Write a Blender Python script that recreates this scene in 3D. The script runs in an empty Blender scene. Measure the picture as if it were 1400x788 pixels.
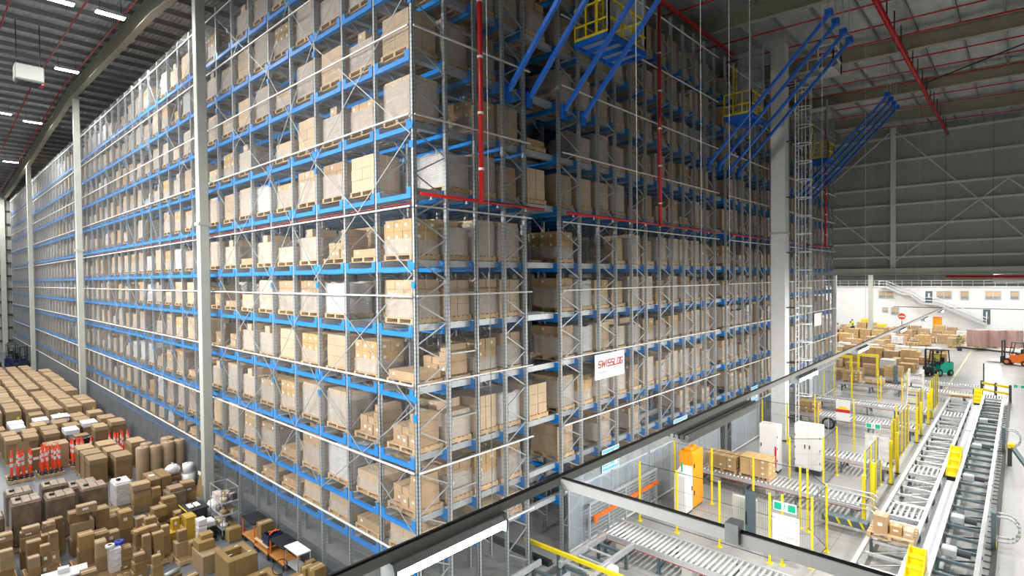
import bpy, math, random
from mathutils import Vector, Matrix
rnd = random.Random(11)
scn = bpy.context.scene
COL = scn.collection
PI = math.pi

# ------------------------------------------------------------------ camera
CAM = Vector((-7.8126, -10.2981, 8.45))
cd = bpy.data.cameras.new('camera'); cam = bpy.data.objects.new('camera', cd); COL.objects.link(cam)
cd.sensor_width = 36; cd.lens = 752 / 1400 * 36; cd.clip_end = 400; cd.clip_start = 0.1
R = Matrix(((0.6801591, 0.02046324, -0.73277886), (-0.73298787, 0.00452923, -0.68022663), (-0.01060072, 0.99978035, 0.0180799)))
cam.matrix_world = Matrix.Translation(CAM) @ R.to_4x4()
scn.camera = cam

# ------------------------------------------------------------------ mesh builder
class MB:
    def __init__(s): s.v = []; s.f = []; s.m = []; s.off = (0, 0, 0)
    def _add(s, vs, fs, mi):
        b = len(s.v); ox, oy, oz = s.off
        s.v.extend((x + ox, y + oy, z + oz) for x, y, z in vs)
        s.f.extend(tuple(b + i for i in f) for f in fs); s.m.extend([mi] * len(fs))
    def box(s, x0, y0, z0, x1, y1, z1, mi=0):
        s._add([(x0, y0, z0), (x1, y0, z0), (x1, y1, z0), (x0, y1, z0), (x0, y0, z1), (x1, y0, z1), (x1, y1, z1), (x0, y1, z1)],
               [(0, 3, 2, 1), (4, 5, 6, 7), (0, 1, 5, 4), (1, 2, 6, 5), (2, 3, 7, 6), (3, 0, 4, 7)], mi)
    def cbox(s, x0, y0, z0, x1, y1, z1, c=.01, mi=0):
        P = []
        for z, dz in ((z0, c), (z1, -c)):
            for x, dx in ((x0, c), (x1, -c)):
                for y, dy in ((y0, c), (y1, -c)):
                    P += [(x, y + dy, z + dz), (x + dx, y, z + dz), (x + dx, y + dy, z)]
        I = lambda a, b, k, t: (a * 4 + b * 2 + k) * 3 + t      # a: z, b: x, k: y
        F = [(I(0,0,0,2), I(0,0,1,2), I(0,1,1,2), I(0,1,0,2)), (I(1,0,0,2), I(1,1,0,2), I(1,1,1,2), I(1,0,1,2)),
             (I(0,0,0,0), I(1,0,0,0), I(1,0,1,0), I(0,0,1,0)), (I(0,1,0,0), I(0,1,1,0), I(1,1,1,0), I(1,1,0,0)),
             (I(0,0,0,1), I(0,1,0,1), I(1,1,0,1), I(1,0,0,1)), (I(0,0,1,1), I(1,0,1,1), I(1,1,1,1), I(0,1,1,1))]
        for a in (0, 1):
            for b in (0, 1):
                F.append((I(a,b,0,0), I(a,b,1,0), I(a,b,1,2), I(a,b,0,2)) if (a + b) % 2 == 0 else (I(a,b,0,0), I(a,b,0,2), I(a,b,1,2), I(a,b,1,0)))
                F.append((I(a,0,b,1), I(a,0,b,2), I(a,1,b,2), I(a,1,b,1)))
                F.append((I(0,a,b,0), I(0,a,b,1), I(1,a,b,1), I(1,a,b,0)))
                for k in (0, 1): F.append((I(a,b,k,0), I(a,b,k,1), I(a,b,k,2)))
        s._add(P, F, mi)
    def cyl(s, p, q, r, n=8, mi=0, r2=None, caps=True):
        p = Vector(p); q = Vector(q); d = (q - p)
        if d.length < 1e-6: return
        d.normalize(); a = d.orthogonal().normalized(); b = d.cross(a); r2 = r if r2 is None else r2
        vs = []
        for i in range(n):
            t = 2 * PI * i / n; e = a * math.cos(t) + b * math.sin(t)
            vs.append(tuple(p + e * r)); vs.append(tuple(q + e * r2))
        fs = [(2*i, 2*((i+1) % n), 2*((i+1) % n)+1, 2*i+1) for i in range(n)]
        if caps: fs += [tuple(2*i for i in range(n-1, -1, -1)), tuple(2*i+1 for i in range(n))]
        s._add(vs, fs, mi)
    def bar(s, p, q, w, h=None, mi=0, up=(0, 0, 1)):
        p = Vector(p); q = Vector(q); h = w if h is None else h
        d = (q - p).normalized(); u = Vector(up)
        if abs(d.dot(u)) > .99: u = Vector((1, 0, 0))
        a = d.cross(u).normalized() * (w / 2); b = a.cross(d).normalized() * (h / 2)
        vs = [tuple(x) for x in (p-a-b, p+a-b, p+a+b, p-a+b, q-a-b, q+a-b, q+a+b, q-a+b)]
        s._add(vs, [(0, 3, 2, 1), (4, 5, 6, 7), (0, 1, 5, 4), (1, 2, 6, 5), (2, 3, 7, 6), (3, 0, 4, 7)], mi)
    def prism(s, poly, ax, a, b, mi=0):
        n = len(poly)
        def pt(u, v, w): return (w, u, v) if ax == 0 else ((u, w, v) if ax == 1 else (u, v, w))
        vs = [pt(u, v, a) for u, v in poly] + [pt(u, v, b) for u, v in poly]
        fs = [tuple(range(n-1, -1, -1)), tuple(range(n, 2*n))] + [(i, (i+1) % n, n+(i+1) % n, n+i) for i in range(n)]
        s._add(vs, fs, mi)
    def tube(s, pts, r, n=6, mi=0):
        for p, q in zip(pts, pts[1:]): s.cyl(p, q, r, n, mi)
    def lathe(s, prof, n=14, mi=0, c=(0, 0)):
        k = len(prof); vs = []; fs = []
        for i in range(n):
            t = 2 * PI * i / n
            for r, z in prof: vs.append((c[0] + r * math.cos(t), c[1] + r * math.sin(t), z))
        for i in range(n):
            for j in range(k - 1):
                fs.append((i*k+j, ((i+1) % n)*k+j, ((i+1) % n)*k+j+1, i*k+j+1))
        s._add(vs, fs, mi)
    def torus(s, c, R_, r, axis=2, n=16, m=6, mi=0):
        vs = []; fs = []
        for i in range(n):
            t = 2*PI*i/n
            for j in range(m):
                u = 2*PI*j/m; rr = R_ + r*math.cos(u); h = r*math.sin(u); x, y = rr*math.cos(t), rr*math.sin(t)
                p = (x, y, h) if axis == 2 else ((h, x, y) if axis == 0 else (x, h, y))
                vs.append((c[0]+p[0], c[1]+p[1], c[2]+p[2]))
        for i in range(n):
            for j in range(m): fs.append((i*m+j, ((i+1) % n)*m+j, ((i+1) % n)*m+(j+1) % m, i*m+(j+1) % m))
        s._add(vs, fs, mi)
    def mesh(s, name, mats, smooth=False):
        me = bpy.data.meshes.new(name); me.from_pydata(s.v, [], s.f)
        for m in (mats if isinstance(mats, (list, tuple)) else [mats]): me.materials.append(m)
        if any(s.m): me.polygons.foreach_set('material_index', s.m)
        if smooth: me.polygons.foreach_set('use_smooth', [True] * len(me.polygons))
        me.update(); return me
    def build(s, name, mats, parent=None, smooth=False, kind=None, loc=None):
        return link(s.mesh(name, mats, smooth), name, parent, kind, loc)

def link(me, name, parent=None, kind=None, loc=None):
    o = bpy.data.objects.new(name, me); COL.objects.link(o)
    if parent: o.parent = parent
    if kind: o['kind'] = kind
    if loc: o.location = loc
    return o
def tag(o, label, cat, group=None, kind=None):
    o['label'] = label; o['category'] = cat
    if group: o['group'] = group
    if kind: o['kind'] = kind
    return o
def thing(name, label, cat, loc=(0, 0, 0), rz=0, group=None):
    o = bpy.data.objects.new(name, None); COL.objects.link(o); o.location = loc; o.rotation_euler.z = rz
    o.empty_display_size = .1
    return tag(o, label, cat, group)
def dup(src, label=None, loc=None, rz=None, parent=None):
    c = src.copy(); COL.objects.link(c)
    if parent: c.parent = parent
    if label: c['label'] = label
    if loc: c.location = loc
    if rz is not None: c.rotation_euler.z = rz
    for ch in src.children: dup(ch, parent=c)
    return c
ORD = 'first second third fourth fifth sixth seventh eighth ninth tenth eleventh twelfth'.split()
CARD = ('one two three four five six seven eight nine ten eleven twelve thirteen fourteen fifteen sixteen seventeen eighteen nineteen twenty').split()
def ordn(i):
    if i < 12: return ORD[i]
    i += 1
    tens = {2: 'twenty', 3: 'thirty', 4: 'forty', 5: 'fifty'}; tens_o = {2: 'twentieth', 3: 'thirtieth', 4: 'fortieth', 5: 'fiftieth'}
    if i < 20: return {13: 'thirteenth', 14: 'fourteenth', 15: 'fifteenth', 16: 'sixteenth', 17: 'seventeenth', 18: 'eighteenth', 19: 'nineteenth'}[i]
    return tens_o[i//10] if i % 10 == 0 else tens[i//10] + '-' + ORD[i % 10 - 1]

# ------------------------------------------------------------------ materials
def mat(name, col, rough=.5, metal=0., var=0., scale=6., rand=0., bump=0., bscale=30., emit=0., ecol=None, alpha=1., stretch=None, spec=None):
    m = bpy.data.materials.new(name); m.use_nodes = True
    nt = m.node_tree; N = nt.nodes; L = nt.links; b = N['Principled BSDF']
    b.inputs['Base Color'].default_value = (*col, 1); b.inputs['Roughness'].default_value = rough; b.inputs['Metallic'].default_value = metal
    b.inputs['Alpha'].default_value = alpha
    if spec is not None: b.inputs['Specular IOR Level'].default_value = spec
    if emit: b.inputs['Emission Color'].default_value = (*(ecol or col), 1); b.inputs['Emission Strength'].default_value = emit
    src = None
    if var or bump:
        tc = N.new('ShaderNodeTexCoord'); vec = tc.outputs['Object']
        if stretch:
            mp = N.new('ShaderNodeMapping'); mp.inputs['Scale'].default_value = stretch; L.new(vec, mp.inputs['Vector']); vec = mp.outputs['Vector']
    if var:
        t = N.new('ShaderNodeTexNoise'); t.inputs['Scale'].default_value = scale; t.inputs['Detail'].default_value = 5; L.new(vec, t.inputs['Vector'])
        r = N.new('ShaderNodeMapRange'); r.inputs['From Min'].default_value = .3; r.inputs['From Max'].default_value = .7
        r.inputs['To Min'].default_value = 1 - var; r.inputs['To Max'].default_value = 1 + var; L.new(t.outputs['Fac'], r.inputs['Value']); src = r.outputs['Result']
    if rand:
        oi = N.new('ShaderNodeObjectInfo'); r2 = N.new('ShaderNodeMapRange'); r2.inputs['To Min'].default_value = 1 - rand; r2.inputs['To Max'].default_value = 1 + rand
        L.new(oi.outputs['Random'], r2.inputs['Value'])
        if src:
            mu = N.new('ShaderNodeMath'); mu.operation = 'MULTIPLY'; L.new(src, mu.inputs[0]); L.new(r2.outputs['Result'], mu.inputs[1]); src = mu.outputs[0]
        else: src = r2.outputs['Result']
    if src:
        vm = N.new('ShaderNodeVectorMath'); vm.operation = 'SCALE'; vm.inputs[0].default_value = col; L.new(src, vm.inputs['Scale']); L.new(vm.outputs[0], b.inputs['Base Color'])
    if bump:
        t = N.new('ShaderNodeTexNoise'); t.inputs['Scale'].default_value = bscale; t.inputs['Detail'].default_value = 4; L.new(vec, t.inputs['Vector'])
        bp = N.new('ShaderNodeBump'); bp.inputs['Strength'].default_value = bump; bp.inputs['Distance'].default_value = .05; L.new(t.outputs['Fac'], bp.inputs['Height']); L.new(bp.outputs[0], b.inputs['Normal'])
    return m
def ribbed(m, axis, freq, strength, dist=.03):
    nt = m.node_tree; N = nt.nodes; L = nt.links; b = N['Principled BSDF']
    tc = N.new('ShaderNodeTexCoord'); w = N.new('ShaderNodeTexWave'); w.wave_type = 'BANDS'; w.bands_direction = axis; w.inputs['Scale'].default_value = freq
    L.new(tc.outputs['Object'], w.inputs['Vector']); bp = N.new('ShaderNodeBump'); bp.inputs['Strength'].default_value = strength; bp.inputs['Distance'].default_value = dist
    L.new(w.outputs['Fac'], bp.inputs['Height'])
    old = b.inputs['Normal'].links[0].from_socket if b.inputs['Normal'].links else None
    if old: L.new(old, bp.inputs['Normal'])
    L.new(bp.outputs[0], b.inputs['Normal']); return m
def dotted(m, pitch=.05, width=.4):
    """upright punched with a regular row of slots"""
    nt = m.node_tree; N = nt.nodes; L = nt.links; b = N['Principled BSDF']
    tc = N.new('ShaderNodeTexCoord'); sp = N.new('ShaderNodeSeparateXYZ'); L.new(tc.outputs['Object'], sp.inputs[0])
    mo = N.new('ShaderNodeMath'); mo.operation = 'PINGPONG'; mo.inputs[1].default_value = pitch; L.new(sp.outputs['Z'], mo.inputs[0])
    lt = N.new('ShaderNodeMath'); lt.operation = 'LESS_THAN'; lt.inputs[1].default_value = pitch * width; L.new(mo.outputs[0], lt.inputs[0])
    mx = N.new('ShaderNodeMix'); mx.data_type = 'RGBA'; L.new(lt.outputs[0], mx.inputs[0])
    c = tuple(b.inputs['Base Color'].default_value)
    mx.inputs[6].default_value = c; mx.inputs[7].default_value = (c[0]*.76, c[1]*.78, c[2]*.8, 1); L.new(mx.outputs[2], b.inputs['Base Color']); return m

M_galv = mat('galvanised_steel', (.50, .54, .56), .42, .35, .08, 9)
M_upright = dotted(mat('punched_galvanised_upright', (.52, .56, .58), .45, .3))
M_blue = mat('blue_powder_coat', (.002, .27, .82), .45, 0, .08, 4)
M_stay = mat('deep_blue_paint', (.004, .125, .58), .45)
M_white = mat('white_paint', (.80, .81, .80), .45, 0, .04, 3)
M_cream = mat('cream_steel_paint', (.50, .52, .47), .5, 0, .06, 2)
M_rafter = mat('olive_cream_rafter_paint', (.36, .35, .27), .55, 0, .1, 1.2)
M_red = mat('red_pipe_paint', (.50, .012, .012), .38)
M_wire = mat('galvanised_net_wire', (.62, .66, .68), .45, .3)
M_net = mat('dull_net_wire', (.26, .28, .29), .5, .2)
M_pallet = mat('pallet_pine', (.60, .42, .235), .75, 0, .2, 7, .18, stretch=(1, 8, 8))
M_carton = mat('kraft_cardboard', (.50, .345, .20), .8, 0, .12, 3, .22)
M_carton2 = mat('pale_cardboard', (.62, .47, .315), .8, 0, .1, 3, .18)
M_carton3 = mat('yellowish_cardboard', (.50, .335, .145), .8, 0, .12, 3, .2)
M_cf1 = mat('brown_dimmed_cardboard', (.25, .16, .075), .8, 0, .12, 3, .2)  # floor-stock browns, also darkened to stand in for the dim aisle light
M_cf2 = mat('pale_dimmed_cardboard', (.345, .242, .135), .8, 0, .1, 3, .18)
M_cf3 = mat('yellowish_dimmed_cardboard', (.29, .19, .07), .8, 0, .12, 3, .2)
M_tape = mat('parcel_tape', (.55, .43, .29), .3)
M_label = mat('white_paper_label', (.82, .82, .80), .6)
M_film = mat('stretch_film', (.80, .79, .77), .22, 0, .1, 5, 0, .6, 14, alpha=.44, stretch=(1, 1, 2.5))
M_brownfilm = mat('brown_film_over_cartons', (.30, .225, .155), .3, 0, .25, 4, .1, .8, 9)
M_film2 = mat('opaque_white_film', (.72, .72, .72), .3, 0, .15, 4, .12, .7, 10)
M_greyfilm = mat('grey_shrink_film', (.19, .145, .105), .26, 0, .35, 3.5, .15, .8, 9, stretch=(1, 1, .5))
M_black = mat('black_plastic', (.012, .013, .016), .4)
M_dark = mat('dark_grey_steel', (.045, .055, .062), .45, .2)
M_navy = mat('navy_paint', (.012, .022, .085), .4)
M_tealgrey = mat('blue_grey_steel_paint', (.10, .145, .165), .5, .1, .06, 4)
M_alu = mat('aluminium', (.66, .68, .70), .33, .6, .06, 8)
M_roller = mat('zinc_roller', (.72, .74, .75), .28, .45)
M_yellow = mat('safety_yellow_paint', (.86, .68, .012), .45)
M_orange = mat('orange_enamel', (.93, .36, .008), .4)
M_orange2 = mat('orange_plastic', (.80, .16, .02), .45)
M_cone = mat('orange_red_plastic', (.80, .07, .015), .4)
M_reflect = mat('reflective_white_band', (.75, .75, .76), .35)
M_blueboard = mat('pale_blue_board', (.16, .50, .85), .35, 0, .2, 18)
M_signwhite = mat('sign_white', (.82, .82, .82), .4)
M_signred = mat('sign_red', (.55, .012, .03), .4)
M_signgrey = mat('sign_grey', (.36, .37, .39), .45)
M_green = mat('exit_green', (.0, .42, .23), .4)
M_greenv = mat('teal_green_paint', (.0, .40, .26), .35)
M_rubber = mat('rubber', (.02, .02, .02), .8)
M_glass = mat('window_glass', (.30, .33, .36), .08, 0, .25, .8)
M_clear = mat('clear_polycarbonate', (.66, .76, .84), .14, 0, 0, alpha=.24)
M_paper = mat('brown_kraft_paper', (.34, .245, .155), .7, 0, .1, 2)
M_bag = mat('white_plastic_bag', (.78, .79, .81), .35, 0, .05, 5, 0, .4, 12)
M_floorstrip = mat('black_floor_rail', (.03, .03, .032), .5)
M_diff = mat('lamp_diffuser', (1, .97, .93), .3, emit=26)
M_diffhi = mat('high_lamp_diffuser', (1, 1, 1), .3, emit=30)

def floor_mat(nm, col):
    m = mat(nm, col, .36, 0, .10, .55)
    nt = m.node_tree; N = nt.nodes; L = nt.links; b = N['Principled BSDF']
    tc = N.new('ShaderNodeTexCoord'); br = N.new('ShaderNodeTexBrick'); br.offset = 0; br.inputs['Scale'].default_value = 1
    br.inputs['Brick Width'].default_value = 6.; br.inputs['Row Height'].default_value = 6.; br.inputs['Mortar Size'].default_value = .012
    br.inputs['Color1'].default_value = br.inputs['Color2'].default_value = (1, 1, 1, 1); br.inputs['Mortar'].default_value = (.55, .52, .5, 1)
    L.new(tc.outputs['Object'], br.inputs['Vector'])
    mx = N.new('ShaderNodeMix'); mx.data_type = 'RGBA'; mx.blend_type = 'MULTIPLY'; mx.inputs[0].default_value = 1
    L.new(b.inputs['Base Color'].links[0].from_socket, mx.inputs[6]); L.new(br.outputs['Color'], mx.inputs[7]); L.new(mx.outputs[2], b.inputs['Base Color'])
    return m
M_floor = floor_mat('blue_grey_sealed_concrete', (.150, .170, .192)); M_floor_lit = floor_mat('concrete_lightened_as_lit', (.36, .365, .36))  # second floor tone is lightened to stand in for stronger lamp light there
M_purlin = mat('dull_purlin_steel', (.30, .32, .33), .5, .2)
M_roof = ribbed(mat('silver_foil_roof_lining', (.54, .56, .58), .38, .3, .22, 1.5, 0, 1., 5., stretch=(.6, 1, 1)), 'X', 1.6, .5, .06)
M_wallsheet = ribbed(mat('grey_green_wall_sheeting', (.40, .43, .40), .65, 0, .05, 1), 'Y', 2.4, .45, .03)
M_wallsheet2 = ribbed(mat('pale_wall_sheeting', (.40, .40, .37), .5, .1, .05, 1), 'X', 1.6, .8, .04)
M_girt = mat('pale_girt_paint', (.72, .75, .74), .6)
M_railpaint = mat('light_rail_paint', (.62, .62, .58), .5)
M_office = mat('white_office_cladding', (.82, .83, .83), .5, 0, .02, 2)
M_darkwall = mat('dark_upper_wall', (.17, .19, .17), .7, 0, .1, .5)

# ------------------------------------------------------------------ the building
def struct(name, mb, mats, label, cat, parent=None, smooth=False):
    o = mb.build(name, mats, parent, smooth)
    if parent is None: tag(o, label, cat, kind='structure')
    return o
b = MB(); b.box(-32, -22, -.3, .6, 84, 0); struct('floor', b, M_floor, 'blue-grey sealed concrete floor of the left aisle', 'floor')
b = MB(); b.box(.6, -22, -.3, 112, 84, 0); struct('floor_conveyor', b, M_floor_lit, 'grey concrete floor, lightened as if lamp-lit, under the conveyors and the packing hall', 'floor')
ROOF = [(-22, 20.1), (37, 22.0), (84, 19.65)]
def zroof(y): return 20.1 + (y + 22) / 59 * 1.9 if y < 37 else 22 - (y - 37) * .05
b = MB()
b.prism([(y, z) for y, z in ROOF] + [(y, z + .25) for y, z in ROOF[::-1]], 0, -32, 49)
roof = struct('ceiling', b, M_roof, 'silver foil lined pitched roof high above the racks', 'ceiling')
y = -21.; k = 0
while y < 83:
    b = MB(); z = zroof(y); b.box(-32, y - .04, z - .24, 48.5, y + .04, z - .002); b.build('purlin', M_purlin, roof); y += 1.62; k += 1
def rafter(x, ya, yb, d, label, haunch=()):
    b = MB(); ys = [ya] + [v for v in (13, 18, 37, 60) if ya < v < yb] + [yb]
    lo = [(v, zroof(v) - .26 - d - haunch_d(v, haunch)) for v in ys]; hi = [(v, zroof(v) - .26) for v in ys]
    b.prism(lo + hi[::-1], 0, x - .03, x + .03)
    for p, q in zip(lo, lo[1:]): b.bar((x, p[0], p[1] - .015), (x, q[0], q[1] - .015), .3, .05)
    for p, q in zip(hi, hi[1:]): b.bar((x, p[0], p[1] - .03), (x, q[0], q[1] - .03), .3, .05)
    return struct('roof_beam', b, M_rafter, label, 'roof beam')
def haunch_d(v, h):
    for y0, w, e in h:
        if abs(v - y0) < w: return e * (1 - abs(v - y0) / w)
    return 0
rafter(-.5, -20, 82, .75, 'long cream roof beam running over the tall grey columns of the rack face', ((13, 5.5, .4), (60, 5, .2)))
for x, l in ((17.7, 'cream roof beam over the second and third rack blocks'), (26., 'cream roof beam above the ladder column'), (34., 'cream roof beam halfway between ladder column and end wall'), (41.5, 'cream roof beam nearest to the corrugated end wall')):
    rafter(x, -20, 60, .72, l)
# end wall above the opening
b = MB(); b.box(48.5, -22, 8.9, 48.75, 84, 22.3); wr = struct('wall_right', b, M_wallsheet, 'grey-green corrugated end wall hung above the wide low opening', 'wall')
for z in (9.88, 11.07, 12.58, 14.29, 15.74, 17.97, 20.0):
    b = MB(); b.box(48.3, -22, z - .08, 48.49, 60, z + .08); b.build('girt', M_girt, wr)
b = MB(); b.box(48.15, -2.45, 8.6, 48.3, -2.08, 21.0); b.build('wall_post', M_white, wr)
for (y0, z0), (y1, z1) in (((-2.3, 20.6), (-6.5, 15.7)), ((-6.5, 15.7), (-10.6, 10.9)), ((-2.3, 9.4), (-9.5, 15.6)), ((-2.3, 9.4), (2.6, 14.2)), ((-2.3, 20.6), (3.5, 15.5)), ((-9.5, 15.6), (-12, 13.))):
    b = MB(); b.bar((48.22, y0, z0), (48.22, y1, z1), .09); b.build('wall_brace', M_girt, wr)
for y in (-5.74, -8.63, -12):
    b = MB(); b.bar((48.28, y, 9.), (48.28, y, 20.6), .025); b.build('sag_rod', M_tealgrey, wr)
b = MB(); b.box(47.9, -22, 8.42, 48.5, 60, 8.92); b.box(47.7, -22, 8.86, 48.6, 60, 8.94); b.box(47.7, -22, 8.38, 48.6, 60, 8.44)
struct('trim_1', b, M_cream, 'deep cream header beam under the corrugated end wall', 'beam')
b = MB(); b.box(-32, 82, 0, 48, 82.3, 22); wb = struct('wall_back', b, M_wallsheet2, 'pale sheeted wall at the far end of the left aisle', 'wall')
for i in range(12):
    b = MB(); z = 1.4 + i * 1.6; b.box(-30, 81.75, z - .08, 0, 81.99, z + .08); b.build('girt', M_dark, wb)
for x in (-.75, -8.5):
    b = MB(); b.box(x - .25, 81.4, 0, x + .25, 81.74, 20); b.build('wall_post', M_cream, wb)
for a, c in (((-.9, 7.6), (-8.2, 12.4)), ((-.9, 12.4), (-8.2, 7.6))):
    b = MB(); b.bar((a[0], 81.5, a[1]), (c[0], 81.5, c[1]), .12); b.build('wall_brace', M_dark, wb)
b = MB(); b.box(-32.3, -22, 0, -32, 84, 22); struct('wall_left', b, M_wallsheet, 'plain sheeted side wall of the left hall', 'wall')
b = MB(); b.box(-32, -22.3, 0, 112, -22, 22); struct('wall_front', b, M_wallsheet2, 'plain sheeted wall behind the viewpoint', 'wall')
# low annex beyond the opening
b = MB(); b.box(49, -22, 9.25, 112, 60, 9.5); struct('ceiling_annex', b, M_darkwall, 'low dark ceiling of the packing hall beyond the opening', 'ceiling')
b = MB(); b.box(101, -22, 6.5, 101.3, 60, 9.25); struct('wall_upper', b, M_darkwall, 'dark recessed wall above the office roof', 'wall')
b = MB(); b.box(98, -22, 0, 98.3, 60, 6.45); b.box(98, -22, 6.38, 101, 60, 6.5); fac = struct('wall_office', b, M_office, 'bright white two-storey office front at the end of the packing hall', 'wall')
b = MB(); b.box(97.97, -22, 3.2, 98.0, 4.8, 3.28); b.build('facade_line', M_dark, fac)
b = MB(); b.box(97.85, -22, 6.3, 98.0, 60, 6.55); b.build('eaves_trim', M_alu, fac)
# roof-edge railing
rl = thing('guard_railing', 'white guard railing along the flat office roof edge', 'railing', (98.1, 0, 6.55))
for z in (.45, .85):
    b = MB(); b.bar((0, -16, z), (0, 16, z), .06); b.build('rail', M_alu, rl)
for i in range(27):
    b = MB(); b.bar((0, -16 + i * 1.23, 0), (0, -16 + i * 1.23, .85), .06); b.build('post', M_alu, rl)
def window(n, y0, y1, z0, z1, label, mull=1):
    t = thing('window_%d' % n, label, 'window', (97.95, 0, 0)); t['kind'] = 'structure'
    b = MB(); f = .07
    b.box(-.06, y0, z0, .05, y1, z0 + f); b.box(-.06, y0, z1 - f, .05, y1, z1); b.box(-.06, y0, z0, .05, y0 + f, z1); b.box(-.06, y1 - f, z0, .05, y1, z1)
    for i in range(1, mull):
        yy = y0 + (y1 - y0) * i / mull; b.box(-.06, yy - .03, z0, .05, yy + .03, z1)
    b.build('frame', M_alu, t); b = MB(); b.box(0, y0 + .05, z0 + .05, .04, y1 - .05, z1 - .05); b.build('pane', M_glass, t)
    b = MB(); b.box(-.03, y0 + .08, z0 + (z1 - z0) * .35, -.01, y1 - .08, z1 - .12); b.build('blind', M_carton2, t)
window(1, 4.76, 6.82, 4.54, 5.73, 'upper office window with cream blinds under the stair landing', 2)
window(2, -2.47, -.63, 4.58, 5.8, 'dark upper office window beside the grey stair door', 2)
window(3, -4.5, -3.5, 4.52, 5.82, 'narrow cream upper office window, second from the stair door')
window(4, -8.08, -6.32, 4.6, 5.84, 'wide upper office window above the dark doorway', 2)
window(5, -9.94, -9.0, 4.63, 5.86, 'narrow upper office window at the far end of the front')
window(6, 5.5, 6.3, 2.3, 3.1, 'small low office window with a dark sign behind the cartons')
window(7, 4.07, 5.1, 1.95, 3.15, 'low cream framed office window behind the cartons')
def door(n, y0, y1, z0, z1, label):
    t = thing('door_%d' % n, label, 'door', (97.95, 0, 0)); t['kind'] = 'structure'
    b = MB(); b.box(-.05, y0 - .06, z0, .04, y0, z1); b.box(-.05, y1, z0, .04, y1 + .06, z1); b.box(-.05, y0 - .06, z1, .04, y1 + .06, z1 + .06); b.build('door_frame', M_dark, t)
    b = MB(); b.box(-.02, y0, z0, .04, y1, z1); b.build('door_leaf', M_tealgrey, t)
    b = MB(); b.box(-.04, y0 + .25, z0 + .8, -.02, y1 - .25, z1 - .25); b.build('vision_panel', M_signwhite, t)
    b = MB(); b.cyl((-.08, y0 + .1, z0 + .75), (-.08, y0 + .1, z0 + 1.05), .02); b.build('handle', M_alu, t)
door(1, -.1, .62, 3.98, 5.68, 'dark grey upper door opening onto the stair landing')
door(2, -6.82, -6.17, 1.0, 3.06, 'dark ground floor door in the white office front')
# outside stair
st = thing('outside_staircase', 'white steel staircase climbing the office front to the roof', 'staircase', (97.2, 0, 0))
PTS = [(5.7, 6.45), (3.1, 5.25), (2.6, 5.1), (.9, 3.8), (-.75, 3.72), (-1.4, 3.2), (-5.2, 2.0)]
PTS = [(6.6, 6.4), (5.6, 6.4), (3.2, 5.2), (2.5, 5.2), (.9, 3.85), (-.8, 3.85), (-6.5, 1.0)]
for s in (-.45, .45):
    b = MB()
    for p, q in zip(PTS, PTS[1:]): b.bar((s, p[0], p[1]), (s, q[0], q[1]), .06, .26)
    b.build('stringer', M_alu, st)
    b = MB()
    for h in (.5, .95):
        for p, q in zip(PTS, PTS[1:]): b.bar((s, p[0], p[1] + h), (s, q[0], q[1] + h), .05)
    for p in PTS: b.bar((s, p[0], p[1]), (s, p[0], p[1] + .95), .05)
    b.build('handrail', M_white, st)
for p, q in zip(PTS, PTS[1:]):
    n = max(1, int(abs(p[1] - q[1]) / .18))
    for i in range(n):
        yy = p[0] + (q[0] - p[0]) * (i + .5) / n; zz = p[1] + (q[1] - p[1]) * (i + .5) / n; w = abs(p[0] - q[0]) / n / 2 + .02
        b = MB(); b.box(-.43, yy - w, zz - .02, .43, yy + w, zz + .02); b.build('tread', M_alu, st)
# columns
def column(x, y, w, d, z1, label, m=None, base=True):
    t = thing('steel_column', label, 'column', (x, y, 0)); t['kind'] = 'structure'
    b = MB(); b.cbox(-w/2, -d/2, 0, w/2, d/2, z1, .02); b.build('shaft', m or M_cream, t)
    b = MB(); b.box(-w/2 - .1, -d/2 - .1, 0, w/2 + .1, d/2 + .1, .04)
    for s in (-1, 1):
        for u in (-1, 1): b.cyl((s * (w/2 + .06), u * (d/2 + .06), .04), (s * (w/2 + .06), u * (d/2 + .06), .1), .02, 6)
    b.build('base_plate', M_dark, t)
    for zc in (10.6,):
        b = MB(); b.box(-w/2 - .05, -d/2 - .05, zc - .06, w/2 + .05, d/2 + .05, zc + .06); b.build('collar', M_cream, t)
    return t
column(-.52, 12.3, .34, .36, 19.4, 'tall cream column nearest the camera in front of the long rack face')
column(-.52, 35.7, .34, .36, 20.6, 'second cream column along the long rack face')
column(-.52, 59.1, .34, .36, 19.6, 'third and most distant cream column along the long rack face')
LC = column(22.3, -1.15, .62, .7, 20.2, 'wide pale grey column with a caged ladder beside the conveyors', M_white)
column(49.2, 2.3, .3, .3, 9.2, 'slim cream post at the corner of the last rack block', M_white, False)
column(80, 4.8, .5, .5, 9.2, 'grey post standing in front of the white office front', M_cream, False)
b = MB(); b.cbox(40.9, -3.6, 0, 41.15, -3.35, 1.7, .02); b.box(40.7, -3.8, 0, 41.35, -3.15, .03); tag(b.build('protection_post', M_tealgrey), 'short grey square post behind the far roller lines', 'post')

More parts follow.
